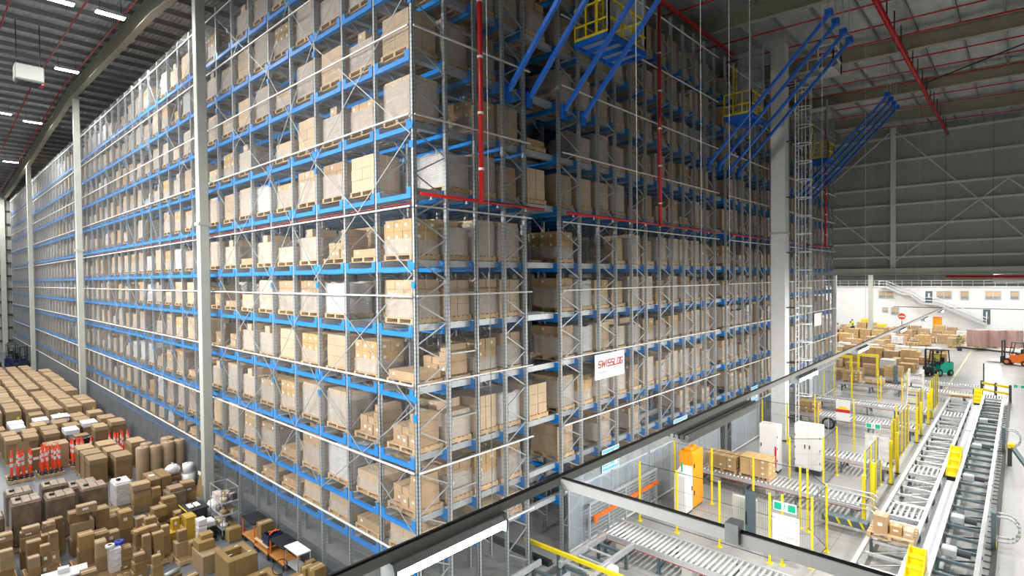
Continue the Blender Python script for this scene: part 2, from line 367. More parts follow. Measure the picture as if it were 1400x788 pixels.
# ------------------------------------------------------------------ pallet racking
ZB = [1.5, 2.51, 4.0, 5.6, 7.1, 8.63, 10.34, 11.9, 13.5, 15.2, 16.75]
TOP = 18.75; BAY = 1.5; NB = 53
B1 = [0, .96, 1.93, 2.97, 3.82]
lin = lambda a, c, n: [a + (c - a) * i / n for i in range(n + 1)]
B2 = lin(5.41, 16.88, 11); B3 = lin(18.14, 29.9, 11); B4 = lin(31.0, 38.09, 7)
def upright_mb(mb, x, y, top=TOP):
    mb.box(x - .045, y - .05, 0, x + .045, y - .035, top); mb.box(x - .045, y + .035, 0, x + .045, y + .05, top); mb.box(x - .045, y - .05, 0, x - .03, y + .05, top)
    mb.box(x + .03, y - .05, 0, x + .045, y - .028, top); mb.box(x + .03, y + .028, 0, x + .045, y + .05, top)
    mb.box(x - .09, y - .08, 0, x + .09, y + .08, .012)
def beam_mb(mb, x, n, z):
    y = n * BAY
    mb.prism([(y + .05, z), (y + BAY - .05, z), (y + BAY - .05, z + .26), (y + BAY - .2, z + .26), (y + BAY - .215, z + .11), (y + .215, z + .11), (y + .2, z + .26), (y + .05, z + .26)], 0, x - .062, x - .042)
    mb.box(x - .062, y + .05, z - .008, x + .05, y + BAY - .05, z)
    mb.box(x - .062, y + .05, z + .1, x + .0, y + BAY - .05, z + .11)
    for s in (0, 1):
        y0 = y + (.052 if s == 0 else BAY - .215); mb.box(x - .055, y0, z + .01, x + .05, y0 + .163, z + .1)
def lane_rails(mb, xa, xb, n, z):
    y = n * BAY
    for yy, s in ((y + .2, 1), (y + BAY - .2, -1)):
        mb.box(xa - .03, yy - .012, z + .11, xb + .03, yy + .012, z + .27); mb.box(xa - .03, min(yy, yy + s * .1), z + .262, xb + .03, max(yy, yy + s * .1), z + .27)
        mb.box(xa - .03, min(yy, yy + s * .16), z + .108, xb + .03, max(yy, yy + s * .16), z + .116)
def lacing(mb, xa, xb, y, z0=.4, z1=18.4, step=.5):
    z = z0; k = 0
    while z + step < z1:
        a, c = ((xa, xb) if k % 2 == 0 else (xb, xa)); mb.bar((a, y, z + step), (c, y, z), .028, .028, up=(0, 1, 0)); z += step; k += 1

def rack(name, XS, nb, label, frames, face_parts):
    t = thing(name, label, 'pallet rack', (XS[0], 0, 0), group='blue beam pallet racks')
    bx = XS[0]; XL = [x - bx for x in XS]
    return t, XL
def up_part(t, x, y, name='upright'):
    b = MB(); upright_mb(b, x, y); return b.build(name, M_upright, t)

# block one: its long side is the great wall of loads along the left aisle
r1 = thing('pallet_rack', 'eighty metre long pallet rack block facing the left aisle, with the near corner post', 'pallet rack')
ub = MB(); upright_mb(ub, 0, 0); u_me = ub.mesh('upright', M_upright)
for n in range(NB + 1): link(u_me, 'upright', r1, loc=(0, n * BAY, 0))
for x in B1[1:]: link(u_me, 'upright', r1, loc=(x, 0, 0))
b = MB()
for x in B1[1:]:
    for n in range(1, NB + 1): upright_mb(b, x, n * BAY)
b.build('inner_upright', M_upright, r1, kind='stuff')
beam_me = []
bb = MB(); beam_mb(bb, 0, 0, 0); bm = bb.mesh('beam', M_blue)
far = MB(); inn = MB(); rails = MB(); lac = MB()
for z in ZB:
    for n in range(NB):
        if n < 9: link(bm, 'beam', r1, loc=(0, n * BAY, z))
        else: beam_mb(far, 0, n, z)
        for x in B1[1:]:
            if n < 16 or x > 3: beam_mb(inn, x, n, z)
        lane_rails(rails, 0, 3.82 if n < 16 else 1.0, n, z)
far.build('distant_beam', M_blue, r1, kind='stuff'); inn.build('inner_beam', M_blue, r1, kind='stuff'); rails.build('lane_rail', M_galv, r1, kind='stuff')
for xa, xb in ((B1[0], B1[1]), (B1[3], B1[4])):
    b = MB(); lacing(b, xa, xb, 0); b.build('lacing_brace', M_galv, r1)
b = MB()
for z in (3.2, 5., 6.6, 8.1, 9.7, 11.3, 12.9, 14.6, 16.2): b.bar((B1[1], 0, z), (B1[2], 0, z), .03)
b.build('frame_tie', M_galv, r1)
for n in range(1, 16):
    for xa, xb in ((B1[0], B1[1]), (B1[3], B1[4])): lacing(lac, xa, xb, n * BAY, step=.8)
lac.build('inner_brace', M_galv, r1, kind='stuff')
gus = MB()
spans = [(0, 3), (3, 5), (5, 8), (9, 12), (12, 14), (14, 17), (17, 20), (20, 23), (25, 28), (28, 31), (34, 37), (40, 43)]
for a, c in spans:
    for z0, z1 in ((2.45, 5.45), (5.45, 8.55), (8.55, 11.8), (11.8, 15.1), (15.1, 18.4)):
        b = MB(); b.bar((-.085, a * BAY, z0), (-.085, c * BAY, z1), .024, .012, up=(1, 0, 0)); b.bar((-.1, a * BAY, z1), (-.1, c * BAY, z0), .024, .012, up=(1, 0, 0)); b.build('cross_brace', M_galv, r1)
for n in sorted({s for ab in spans for s in ab}):
    for z in (5.45, 8.55, 11.8, 15.1):
        for dz in (-.22, .22):
            b = MB(); b.prism([(n * BAY - .06, z + dz - .1), (n * BAY + .06, z + dz - .1), (n * BAY + .08, z + dz + .06), (n * BAY - .08, z + dz + .06)], 0, -.075, -.055); gus.v, gus.f, gus.m
            if n < 9: b.build('gusset_plate', M_blue, r1)
            else: gus._add(b.v, b.f, 0)
gus.build('distant_gusset', M_blue, r1, kind='stuff')
# corner post flange that faces the viewpoint
def end_block(XS, label, first, xa=None):
    t = thing('pallet_rack', label, 'pallet rack', (0, 0, 0))
    for x in XS: link(u_me, 'upright', t, loc=(x, 0, 0))
    b = MB(); bi = MB(); br = MB(); bl = MB()
    for x in XS:
        for n in range(1, 5): upright_mb(b, x, n * BAY)
        for z in ZB:
            for n in range(4):
                if n == 0 and first: pass
                beam_mb(bi, x, n, z)
    for z in ZB:
        for n in range(4): lane_rails(br, XS[0] if xa is None else xa, XS[-1], n, z)
    b.build('inner_upright', M_upright, t, kind='stuff'); bi.build('saddle_beam', M_blue, t, kind='stuff'); br.build('lane_rail', M_galv, t, kind='stuff')
    for i in range(0, len(XS) - 1, 2):
        l = MB(); lacing(l, XS[i], XS[i + 1], 0); l.build('lacing_brace', M_galv, t)
    for n in (1, 2, 3):
        for i in range(0, len(XS) - 1, 2): lacing(bl, XS[i], XS[i + 1], n * BAY, step=.8)
    bl.build('inner_brace', M_galv, t, kind='stuff')
    return t
r2 = end_block(B2, 'second pallet rack block, behind the company sign board', True, 3.95)
r3 = end_block(B3, 'third pallet rack block, partly behind the ladder column', True, 17.02)
r4 = end_block(B4, 'fourth and last pallet rack block, beside the packing hall opening', True, 30.03)

# wire netting with white tension rails
ZR = [1.95, 3.98, 6.0, 8.06, 10.12, 12.2, 14.2, 16.3, 18.3]
def net(label, axis, a, c, off, pitch, x0=0, z0=1.95, z1=18.6, w=.0022):
    t = thing('safety_net', label, 'safety net'); b = MB()
    n = int((c - a) / pitch); m = int((z1 - z0) / pitch)
    for i in range(n + 1):
        p = a + i * pitch
        if axis == 1: b.box(off - w/2, p - w/2, z0, off + w/2, p + w/2, z1)
        else: b.box(p - w/2, off - w/2, z0, p + w/2, off + w/2, z1)
    for j in range(m + 1):
        z = z0 + j * pitch
        if axis == 1: b.box(off - w/2 - .002, a, z - w/2, off + w/2 - .002, c, z + w/2)
        else: b.box(a, off - w/2 - .002, z - w/2, c, off + w/2 - .002, z + w/2)
    b.build('netting', M_net, t)
    for z in ZR:
        b = MB(); s = .034
        if axis == 1: b.box(off - .05, a, z - s/2, off - .01, c, z + s/2)
        else: b.box(a, off - .05, z - s/2, c, off - .01, z + s/2)
        b.build('tension_rail', M_white, t)
    return t
n1 = net('fine wire safety net along the long rack face beside the left aisle', 1, -.1, NB * BAY, -.16, .05)
n2 = net('fine wire safety net across the near end of the long rack block', 0, -.1, 3.9, -.16, .05)
n3 = net('fine wire safety net across the second rack block behind the sign board', 0, 5.36, 16.95, -.16, .05, w=.002)
n4 = net('fine wire safety net across the third rack block by the ladder column', 0, 18.08, 29.95, -.16, .06, w=.002)
n5 = net('fine wire safety net across the last rack block by the opening', 0, 30.95, 38.15, -.16, .06, w=.002)
def low_panel(t, axis, a, c, off, pitch=.022, z1=1.93):
    b = MB(); w = .0022
    for i in range(int((c - a) / pitch) + 1):
        p = a + i * pitch
        if axis == 1: b.box(off - w/2, p - w/2, .05, off + w/2, p + w/2, z1)
        else: b.box(p - w/2, off - w/2, .05, p + w/2, off + w/2, z1)
    for j in range(int(z1 / pitch)):
        z = .05 + j * pitch
        if axis == 1: b.box(off - w/2 - .002, a, z - w/2, off + w/2 - .002, c, z + w/2)
        else: b.box(a, off - w/2 - .002, z - w/2, c, off + w/2 - .002, z + w/2)
    return b.build('kick_netting', M_net, t)
low_panel(n1, 1, 0, 14.5, -.17, .035); low_panel(n1, 1, 14.5, NB * BAY, -.17, .02)
low_panel(n2, 0, 0, 3.85, -.17, .05); low_panel(n3, 0, 5.4, 16.9, -.17, .04); low_panel(n4, 0, 18.1, 29.9, -.17, .04); low_panel(n5, 0, 31, 38.1, -.17, .04)
def clear_panel(xa, xb, label):
    t = thing('clear_guard_panel', label, 'guard panel', (xa, -.24, 0)); w = xb - xa
    b = MB(); b.box(0, 0, .1, w, .008, 2.55); b.build('clear_sheet', M_clear, t)
    b = MB()
    for z in (.08, 2.55): b.box(0, -.02, z, w, .02, z + .04)
    b.build('edge_rail', M_white, t)
    k = max(2, int(w / 2.1))
    for i in range(k + 1): b = MB(); b.box(w * i / k - .02, -.02, 0, w * i / k + .02, .02, 2.55); b.build('edge_post', M_galv, t)
clear_panel(5.45, 10.3, 'clear plastic guard sheet at the foot of the second rack, beside the roller lines')
clear_panel(10.4, 16.8, 'clear plastic guard sheet at the foot of the second rack, behind the orange cabinet')
clear_panel(18.2, 21.9, 'clear plastic guard sheet at the foot of the third rack, left of the ladder column')
clear_panel(31.1, 38.0, 'clear plastic guard sheet at the foot of the last rack block')

# ------------------------------------------------------------------ pallets and their loads
PX, PY = .43, .57
def pallet_mb(b, px=PX, py=PY, mi=0, boards=6):
    for s in (-1, 0, 1):
        y = s * (py - .05); b.box(-px, y - .045, .022, px, y + .045, .118, mi)
    for i in range(boards):
        x = -px + .05 + (2 * px - .1) * i / (boards - 1); b.box(x - .05, -py, .118 + rnd.uniform(0, .002), x + .05, py, .142, mi)
    for i in (-1, 0, 1): b.box(i * (px - .06) - .05, -py, 0, i * (px - .06) + .05, py, .022, mi)
pb = MB(); pallet_mb(pb); PAL = pb.mesh('pallet', M_pallet)
def stack_mb(nx, ny, nz, h, w=.80, d=1.08, miss=0, tall=None, lab=.25, z0=.143):
    b = MB(); bx, by, bz = w / nx, d / ny, h / nz; g = .004
    for k in range(nz):
        for i in range(nx):
            for j in range(ny):
                if k == nz - 1 and rnd.random() < miss: continue
                q = lambda: rnd.uniform(-.006, .006)
                x0 = -w/2 + i * bx + g + q(); y0 = -d/2 + j * by + g + q(); z = z0 + k * bz
                b.cbox(x0, y0, z, x0 + bx - 2*g, y0 + by - 2*g, z + bz - .003, .007, 0)
                b.box(x0 + .004, y0 + by/2 - g - .025, z + bz - .004, x0 + bx - 2*g - .004, y0 + by/2 - g + .025, z + bz - .001, 1)
                if rnd.random() < lab:
                    lz = z + bz * .4
                    if i == 0: b.box(x0 - .002, y0 + by*.5, lz, x0 + .001, y0 + by*.5 + .09, lz + .07, 2)
                    if j == 0: b.box(x0 + bx*.4, y0 - .002, lz, x0 + bx*.4 + .09, y0 + .001, lz + .07, 2)
    return b
def wrap_mb(w, d, z0, z1):
    b = MB(); n = 5; e = .012; vs = []
    # a loose sleeve of film with a gathered upper edge
    ring = []
    for (sx, sy, ex, ey) in ((-1, -1, 1, -1), (1, -1, 1, 1), (1, 1, -1, 1), (-1, 1, -1, -1)):
        for i in range(n): ring.append(((sx + (ex - sx) * i / n) * (w/2 + e), (sy + (ey - sy) * i / n) * (d/2 + e)))
    L = [z0, z0 + (z1 - z0) * .33, z0 + (z1 - z0) * .66, z1]; m = len(ring)
    for a, z in enumerate(L):
        for (x, y) in ring:
            k = 1 + rnd.uniform(-.004, .006); vs.append((x * k, y * k, z + (rnd.uniform(-.035, .035) if a == 3 else 0)))
    fs = [(a*m + i, a*m + (i+1) % m, (a+1)*m + (i+1) % m, (a+1)*m + i) for a in range(3) for i in range(m)]
    b._add(vs, fs, 0); return b
MC = [M_carton, M_tape, M_label]; MC2 = [M_carton2, M_tape, M_label]; MC3 = [M_carton3, M_tape, M_label]
def sack_mb(h):
    b = MB()
    for k in range(max(1, int(h / .22))):
        for i in (-1, 1):
            for j in (-1, 0, 1):
                z = .143 + k * .2; b.cbox(i * .2 - .19, j * .35 - .17, z, i * .2 + .19, j * .35 + .17, z + .2, .06)
    return b
def mixed_mb(h):
    b = MB(); y = -.52
    for c in range(3):
        d = rnd.choice((.3, .36)); hh = h * rnd.uniform(.45, 1); z = .143
        while z < .143 + hh - .12:
            s = rnd.uniform(.16, .34); s = min(s, .143 + hh - z); w = rnd.uniform(.3, .38)
            b.cbox(-w, y + rnd.uniform(0, .02), z, w, y + d - .01, z + s - .004, .008, 0); b.box(-w + .01, y + d/2 - .03, z + s - .005, w - .01, y + d/2 + .03, z + s - .001, 1)
            if rnd.random() < .6: b.box(-w - .002, y + .08, z + s*.4, -w + .001, y + .17, z + s*.4 + .07, 2)
            z += s
        y += d + .01
    return b
KINDS = []    # (word for the label, stack mesh, wrap mesh or None, height)
def kind(word, sb, mats, wrapz=None, wm=None, smooth=False):
    KINDS.append((word, sb.mesh('carton_stack', mats, smooth), wrap_mb(.80, 1.08, .15, wrapz).mesh('stretch_wrap', wm or M_film, True) if wrapz else None))
kind('full height film-footed', stack_mb(2, 3, 4, .92), MC, .74)
kind('full height plain brown', stack_mb(2, 2, 3, .90), MC2)
kind('pale full height wrapped', stack_mb(2, 3, 5, .95), MC2, 1.0)
kind('mid height half-wrapped', stack_mb(2, 3, 3, .72), MC, .68)
kind('yellowish labelled', stack_mb(2, 3, 3, .84, lab=.8), MC3, .5)
kind('uneven topped wrapped', stack_mb(2, 3, 4, .92, miss=.5), MC2, .8)
kind('low half height', stack_mb(2, 2, 2, .46), MC2, .4)
kind('loosely mixed carton', mixed_mb(.85), MC)
kind('white film covered', stack_mb(1, 1, 1, .82), [M_film2, M_film2, M_label], 1.0)
kind('grey sack', sack_mb(.62), [M_film2], smooth=True)
kind('flat single layer', stack_mb(2, 2, 1, .2), MC)
WTS = [20, 12, 18, 12, 9, 13, 6, 7, 4, 0, 3]
def pallet_load(k, label, loc, group=None, rz=0.):
    word, sm, wm = KINDS[k]
    t = thing('pallet_load', label, 'pallet load', loc, rz, group)
    link(PAL, 'pallet', t); link(sm, 'carton_stack', t)
    if wm: link(wm, 'stretch_wrap', t)
    return t
slots = []   # (distance, key)
LV = lambda l: ORD[l] + ' level up'
for l, z in enumerate(ZB):
    for n in range(NB):
        x = (B1[0] + B1[1]) / 2; y = (n + .5) * BAY
        slots.append((x, y, z + .272, 'long rack face, %s bay from corner, %s' % (ordn(n), LV(l)), 'loads along the long rack face', .94, True, l))
    for XS, nm, g, fill in ((B1[1:], 'near rack end', 'loads across the near rack end', .96), (B2, 'second rack end', 'loads across the second rack end', .9), (B3, 'third rack end', 'loads across the third rack end', .9), (B4, 'last rack end', 'loads across the last rack end', .92)):
        for i in range(len(XS) - 1):
            ff = fill
            if nm == 'second rack end' and l in (5, 6) : ff = 1. if i > 3 or l == 6 else .25
            if l <= 1 and nm == 'second rack end': ff = .4
            elif l == 0 and nm != 'near rack end': ff = .55
            slots.append(((XS[i] + XS[i+1]) / 2, BAY / 2, z + .272, '%s, %s bay from %s, %s' % (nm, ordn(i + (1 if nm == 'near rack end' else 0)), 'corner' if nm == 'near rack end' else 'aisle', LV(l)), g, ff, True, l))
def dist(s): return (Vector(s[:3]) - CAM).length
def in_view(s):
    c = R.transposed() @ (Vector((s[0], s[1], s[2] + .4)) - CAM)
    if c.z > -.5: return False
    u, v = 700 - 752 * c.x / c.z, 394 + 752 * c.y / c.z
    return -20 < u < 1420 and -25 < v < 812
filled = [s for s in slots if rnd.random() < s[5]]
vis = sorted([s for s in filled if in_view(s)], key=dist)
near, rest = vis[:285], vis[285:]
for s in near:
    k = rnd.choices(range(len(KINDS)), WTS)[0]
    if s[7] == 0: k = rnd.choice((6, 10, 6))
    pallet_load(k, '%s pallet load, %s' % (KINDS[k][0], s[3]), (s[0] + rnd.uniform(-.02, .02), s[1] + rnd.uniform(-.03, .03), s[2]), s[4])
for l, k in ((2, 1), (6, 1), (7, 10), (9, 0)): pallet_load(k, '%s pallet load parked across the first aisle mouth, %s' % (KINDS[k][0], LV(l)), (4.6, .75, ZB[l] + .272), 'loads parked in the first aisle mouth')
# everything further off, and the rows behind the faces
st = MB(); MS = [M_pallet, M_carton, M_carton2, M_film2, M_carton3, M_film]
def far_load(x, y, z, l):
    st.off = (x, y, z)
    st.box(-.43, -.57, .118, .43, .57, .142, 0); st.box(-.43, -.57, 0, .43, .57, .022, 0)
    for s in (-1, 0, 1): st.box(-.43, s * .52 - .045, .022, .43, s * .52 + .045, .118, 0)
    h = rnd.choice((.95, .9, .9, .82, .7, .55, .92)); h = h if l else min(h, .45); mi = rnd.choice((1, 1, 2, 2, 2, 3, 4)); ny = rnd.choice((2, 2, 3)); nz = rnd.choice((2, 3, 4))
    for j in range(ny):
        for k in range(nz):
            d = 1.08 / ny; q = rnd.uniform(0, .012)
            if k == nz - 1 and rnd.random() < .15: continue
            st.box(-.4 + q, -.54 + j*d + .005, .143 + h/nz*k, .4 - q, -.54 + (j+1)*d - .005, .143 + h/nz*(k+1) - .006, mi)
    if rnd.random() < .75: st.box(-.412, -.552, .15, .412, .552, .143 + h * rnd.choice((.45, .6, .85)), 5)
    st.off = (0, 0, 0)
for s in rest: far_load(s[0], s[1], s[2], s[7])
for l, z in enumerate(ZB):
    for n in range(1, 20):
        for i in ((1, 2, 3) if n < 10 else (1,)):
            if rnd.random() < .85: far_load((B1[i] + B1[i+1]) / 2, (n + .5) * BAY, z + .272, l)
    for XS in (B2, B3, B4):
        for i in range(len(XS) - 1):
            for n in ((1, 2, 3) if i == 0 else (1, 2)):
                if rnd.random() < .9: far_load((XS[i] + XS[i+1]) / 2, (n + .5) * BAY, z + .272, l)
o = st.build('stored_pallet_load', MS); tag(o, 'countless further carton loads stored deep inside and far along the racks', 'pallet load', kind='stuff')

# ------------------------------------------------------------------ fittings on the racks
def pipe(name, pts, r, label, cat='pipe', m=None, clips=(), group=None):
    t = thing(name, label, cat, group=group); b = MB(); b.tube([Vector(p) for p in pts], r, 10); b.build('pipe_run', m or M_red, t, True)
    for c in clips:
        b = MB(); b.cyl((c[0], c[1], c[2] - .03), (c[0], c[1], c[2] + .03), r * 1.25, 10); b.build('pipe_clip', M_white, t)
    return t
for x, y0, zt, l in ((1.87, -.3, 19.6, 'red sprinkler riser in front of the near rack end'), (11.2, -.3, 19.8, 'red sprinkler riser in front of the second rack block'), (23.64, -.32, 19.8, 'red sprinkler riser just behind the ladder column'), (34.83, -.32, 19.8, 'red sprinkler riser in front of the last rack block')):
    pipe('sprinkler_riser', [(x, y0, 10.35), (x, y0, zt)], .065, l, clips=[(x, y0, z) for z in (11.2, 12.6, 14., 15.4, 16.8)])
for xa, xb, l in ((.0, 4.4, 'red sprinkler pipe across the near rack end'), (5.5, 17.3, 'red sprinkler pipe across the second rack block'), (18.3, 30., 'red sprinkler pipe across the third rack block'), (31.1, 38.1, 'red sprinkler pipe across the last rack block')):
    t = pipe('sprinkler_pipe', [(xa, -.24, 10.4), (xb, -.24, 10.4)], .04, l)
    n = int((xb - xa) / 1.1)
    for i in range(n):
        b = MB(); x = xa + .3 + i * 1.1; b.cyl((x, -.24, 10.3), (x, -.24, 10.36), .02, 6); b.cyl((x, -.24, 10.29), (x, -.24, 10.3), .04, 8); b.build('sprinkler_head', M_signwhite, t)
pipe('sprinkler_pipe', [(.1, 0, 10.25), (.1, 78, 10.25)], .022, 'thin red sprinkler pipe under a beam along the long rack face')
# blue ceiling stays above the aisle mouths
for g, (XS, zt, yt, w) in enumerate((((2.97, 3.82, 5.41, 6.38), 18.3, -4.8, 'first'), ((15.84, 16.88, 18.14, 19.2), 18.3, -4.85, 'second'), ((28.85, 29.9, 31.0, 32.0), 18.3, -4.75, 'third'))):
    for i, x in enumerate(XS):
        t = thing('blue_stay', '%s sloping blue stay of the group over the %s aisle mouth' % (ORD[i], w), 'brace', group='blue roof stays')
        b = MB(); b.bar((x, -.26, 13.45), (x, yt, zt), .11, .11); b.build('stay_tube', M_stay, t)
        b = MB(); b.box(x - .1, -.27, 13.2, x + .1, -.17, 13.62); b.build('foot_bracket', M_stay, t); b = MB(); b.box(x - .12, yt - .15, zt - .05, x + .12, yt + .1, zt + .2); b.build('stay_bracket', M_stay, t)
        b = MB(); b.cyl((x, yt, zt + .2), (x, yt, zroof(yt) - .02), .02, 6); b.build('hanger_rod', M_galv, t)
# maintenance platforms hung over the aisle mouths
def platform(x0, x1, z, ytip, label, back=.0):
    t = thing('service_platform', label, 'platform', (x0, 0, z)); w = x1 - x0
    b = MB(); b.box(0, ytip, 0, w, -.3, .03); b.build('deck', M_galv, t)
    b = MB()
    b.box(-.05, ytip, -.1, .05, -.3, .06); b.box(w - .05, ytip, -.1, w + .05, -.3, .06); b.box(0, ytip - .05, -.1, w, ytip + .05, .06); b.box(0, -.36, -.1, w, -.28, .06)
    for k in range(1, 4): b.box(w*k/4 - .03, ytip, -.12, w*k/4 + .03, -.3, 0)
    b.build('deck_frame', M_stay, t)
    for (ax, ay, bx, by) in ((0, ytip, w, ytip), (w, ytip, w, -.3), (0, ytip, 0, -.3)):
        b = MB()
        for h in (.5, 1.05): b.bar((ax, ay, h), (bx, by, h), .045)
        for i in range(4): b.bar((ax + (bx - ax) * i / 3, ay + (by - ay) * i / 3, .03), (ax + (bx - ax) * i / 3, ay + (by - ay) * i / 3, 1.05), .045)
        b.box(min(ax, bx) - .01, min(ay, by) - .01, .03, max(ax, bx) + .01, max(ay, by) + .01, .16)
        b.build('yellow_railing', M_yellow, t)
    b = MB()
    for s in (0, .4): b.bar((w * .45 + s, -.42, 0), (w * .45 + s, -.42, 2.6), .05)
    for i in range(9): b.bar((w * .45, -.42, .2 + i * .28), (w * .45 + .4, -.42, .2 + i * .28), .03)
    b.build('ladder', M_yellow, t)
    b = MB(); b.box(w - .02, ytip, .1, w, -.3, 3.4); b.build('side_screen', M_clear, t)
    for xx in (.03, w - .03):
        b = MB(); b.bar((xx, ytip + .05, 0), (xx, ytip + .05, 3.6), .07); b.build('hanger_post', M_galv, t)
    return t
platform(5.9, 8.0, 15.5, -1.5, 'blue framed service platform with yellow rails above the first aisle')
platform(17.3, 19.0, 15.6, -1.5, 'blue framed service platform with yellow rails above the second aisle')
platform(30.3, 31.9, 15.6, -1.5, 'blue framed service platform with yellow rails above the third aisle')
# boards fixed to the netting
def board(name, label, x, z, w, h, m, y=-.24):
    t = thing(name, label, 'sign', (x, y, z)); b = MB(); b.box(0, -.012, 0, w, .012, h); b.build('board', m, t); return t
sg = board('company_sign', 'white sign board with red slanted lettering on the second rack', 6.9, 5.12, 1.76, .82, M_signwhite)
def glyph(b, segs, x, z, w, h, th, sl=.22):
    for (u0, v0, u1, v1) in segs:
        p = (x + u0*w + v0*h*sl, -.016, z + v0*h); q = (x + u1*w + v1*h*sl, -.016, z + v1*h)
        d = Vector((q[0]-p[0], 0, q[2]-p[2])); L = d.length
        if L > 0: d = d / L * th * .4
        b.bar((p[0]-d.x, p[1], p[2]-d.z), (q[0]+d.x, q[1], q[2]+d.z), th, .006, up=(0, 1, 0))
GL = {'S': [(1,1,0,1),(0,1,0,.5),(0,.5,1,.5),(1,.5,1,0),(1,0,0,0)], 'W': [(0,1,.2,0),(.2,0,.5,.8),(.5,.8,.8,0),(.8,0,1,1)], 'I': [(.5,0,.5,1)], 'L': [(0,1,0,0),(0,0,1,0)],
      'O': [(0,0,1,0),(1,0,1,1),(1,1,0,1),(0,1,0,0)], 'G': [(1,1,0,1),(0,1,0,0),(0,0,1,0),(1,0,1,.42),(1,.42,.62,.42)]}
x = .17
for ch in 'SWISSLOG':
    w = {'W': .2, 'I': .03}.get(ch, .13); b = MB(); glyph(b, GL[ch], x, .39, w, .2, .04); b.build('letter', M_signred, sg); x += w + .062
def text(s, size, loc, m, parent, rot=(PI/2, 0, 0), al='LEFT', ex=.002, name='lettering'):
    cu = bpy.data.curves.new(name, 'FONT'); cu.body = s; cu.size = size; cu.extrude = ex; cu.align_x = al; cu.materials.append(m)
    tmp = bpy.data.objects.new(name, cu); COL.objects.link(tmp); me = bpy.data.meshes.new_from_object(tmp.evaluated_get(bpy.context.evaluated_depsgraph_get())); bpy.data.objects.remove(tmp)
    o = link(me, name, parent); o.location = loc; o.rotation_euler = rot; return o
text('Vectura', .17, (.17, -.015, .18), M_signgrey, sg)
def blue_board(x, w, label):
    t = board('notice_board', label, x, 2.08, w, .7, M_blueboard, -.29)
    b = MB(); b.box(-.02, -.02, -.02, w + .02, .0, 0); b.box(-.02, -.02, .7, w + .02, 0, .72); b.box(-.02, -.02, 0, 0, 0, .7); b.box(w, -.02, 0, w + .02, 0, .7); b.build('board_frame', M_signwhite, t)
    b = MB(); b.box(w*.72, -.017, .08, w*.92, -.013, .62)
    for i in range(5): b.box(.06, -.017, .1 + i*.11, w*rnd.uniform(.4, .65), -.013, .15 + i*.11)
    b.build('printed_panel', M_signwhite, t)
blue_board(7.2, .97, 'pale blue printed board low on the second rack, below the sign board')
blue_board(12.2, 1.14, 'pale blue printed board low on the second rack, above the orange cabinet')
blue_board(20.6, .9, 'pale blue printed board low on the third rack, left of the ladder column')
wbd = board('blank_notice', 'plain white board on the last rack block', 32.3, 5.05, 1.75, .82, M_signwhite); b = MB(); b.box(-.02, -.016, -.02, 1.77, .0, 0); b.box(-.02, -.016, .82, 1.77, 0, .84); b.build('board_edge', M_alu, wbd)
# ladder with cage beside the wide column
ld = thing('access_ladder', 'white caged ladder climbing the side of the wide pale column', 'ladder', (22.3, -1.78, 0))
for s in (-.24, .24):
    b = MB(); b.bar((s + .1, -.16, 0), (s + .1, -.16, 18.2), .05); b.build('stile', M_white, ld)
for i in range(60):
    b = MB(); b.bar((-.14, -.16, .3 + i * .295), (.34, -.16, .3 + i * .295), .03); b.build('rung', M_alu, ld)
for i in range(18):
    z = 2.4 + i * .9; b = MB()
    pts = [(.1 + .36 * math.cos(a), -.16 - .68 * max(0, math.sin(a)) ** .8, z) for a in [PI * k / 8 for k in range(9)]]
    for p, q in zip(pts, pts[1:]): b.bar(p, q, .012, .045)
    b.build('cage_hoop', M_white, ld)
for k in range(1, 8, 2):
    a = PI * k / 8; b = MB(); b.bar((.1 + .36 * math.cos(a), -.16 - .68 * math.sin(a) ** .8, 2.4), (.1 + .36 * math.cos(a), -.16 - .68 * math.sin(a) ** .8, 17.9), .03, .012); b.build('cage_strap', M_white, ld)
for i in range(7):
    z = 1.2 + i * 2.8; b = MB(); b.box(-.14, -.16, z - .03, -.1, .275, z + .03); b.box(.3, -.16, z - .03, .34, .275, z + .03); b.build('wall_bracket', M_dark, ld)
lp = thing('ladder_landing', 'small white railed landing at the top of the caged ladder', 'landing', (22.3, -2.1, 18.3))
b = MB(); b.box(-.5, -1.6, 0, 1.0, -.95, .05); b.box(.5, -.95, 0, 1.0, -.1, .05); b.build('deck', M_alu, lp)
b = MB()
for (p, q) in (((-.5, -1.6), (1, -1.6)), ((1, -1.6), (1, -.1)), ((-.5, -1.6), (-.5, -.95))):
    for h in (.55, 1.1): b.bar((p[0], p[1], h), (q[0], q[1], h), .05)
    b.bar((p[0], p[1], 0), (p[0], p[1], 1.1), .05); b.bar((q[0], q[1], 0), (q[0], q[1], 1.1), .05)
b.build('railing', M_white, lp)
b = MB(); b.bar((.95, -1.5, 0), (.95, -1.5, 1.9), .06); b.build('support_post', M_white, lp)

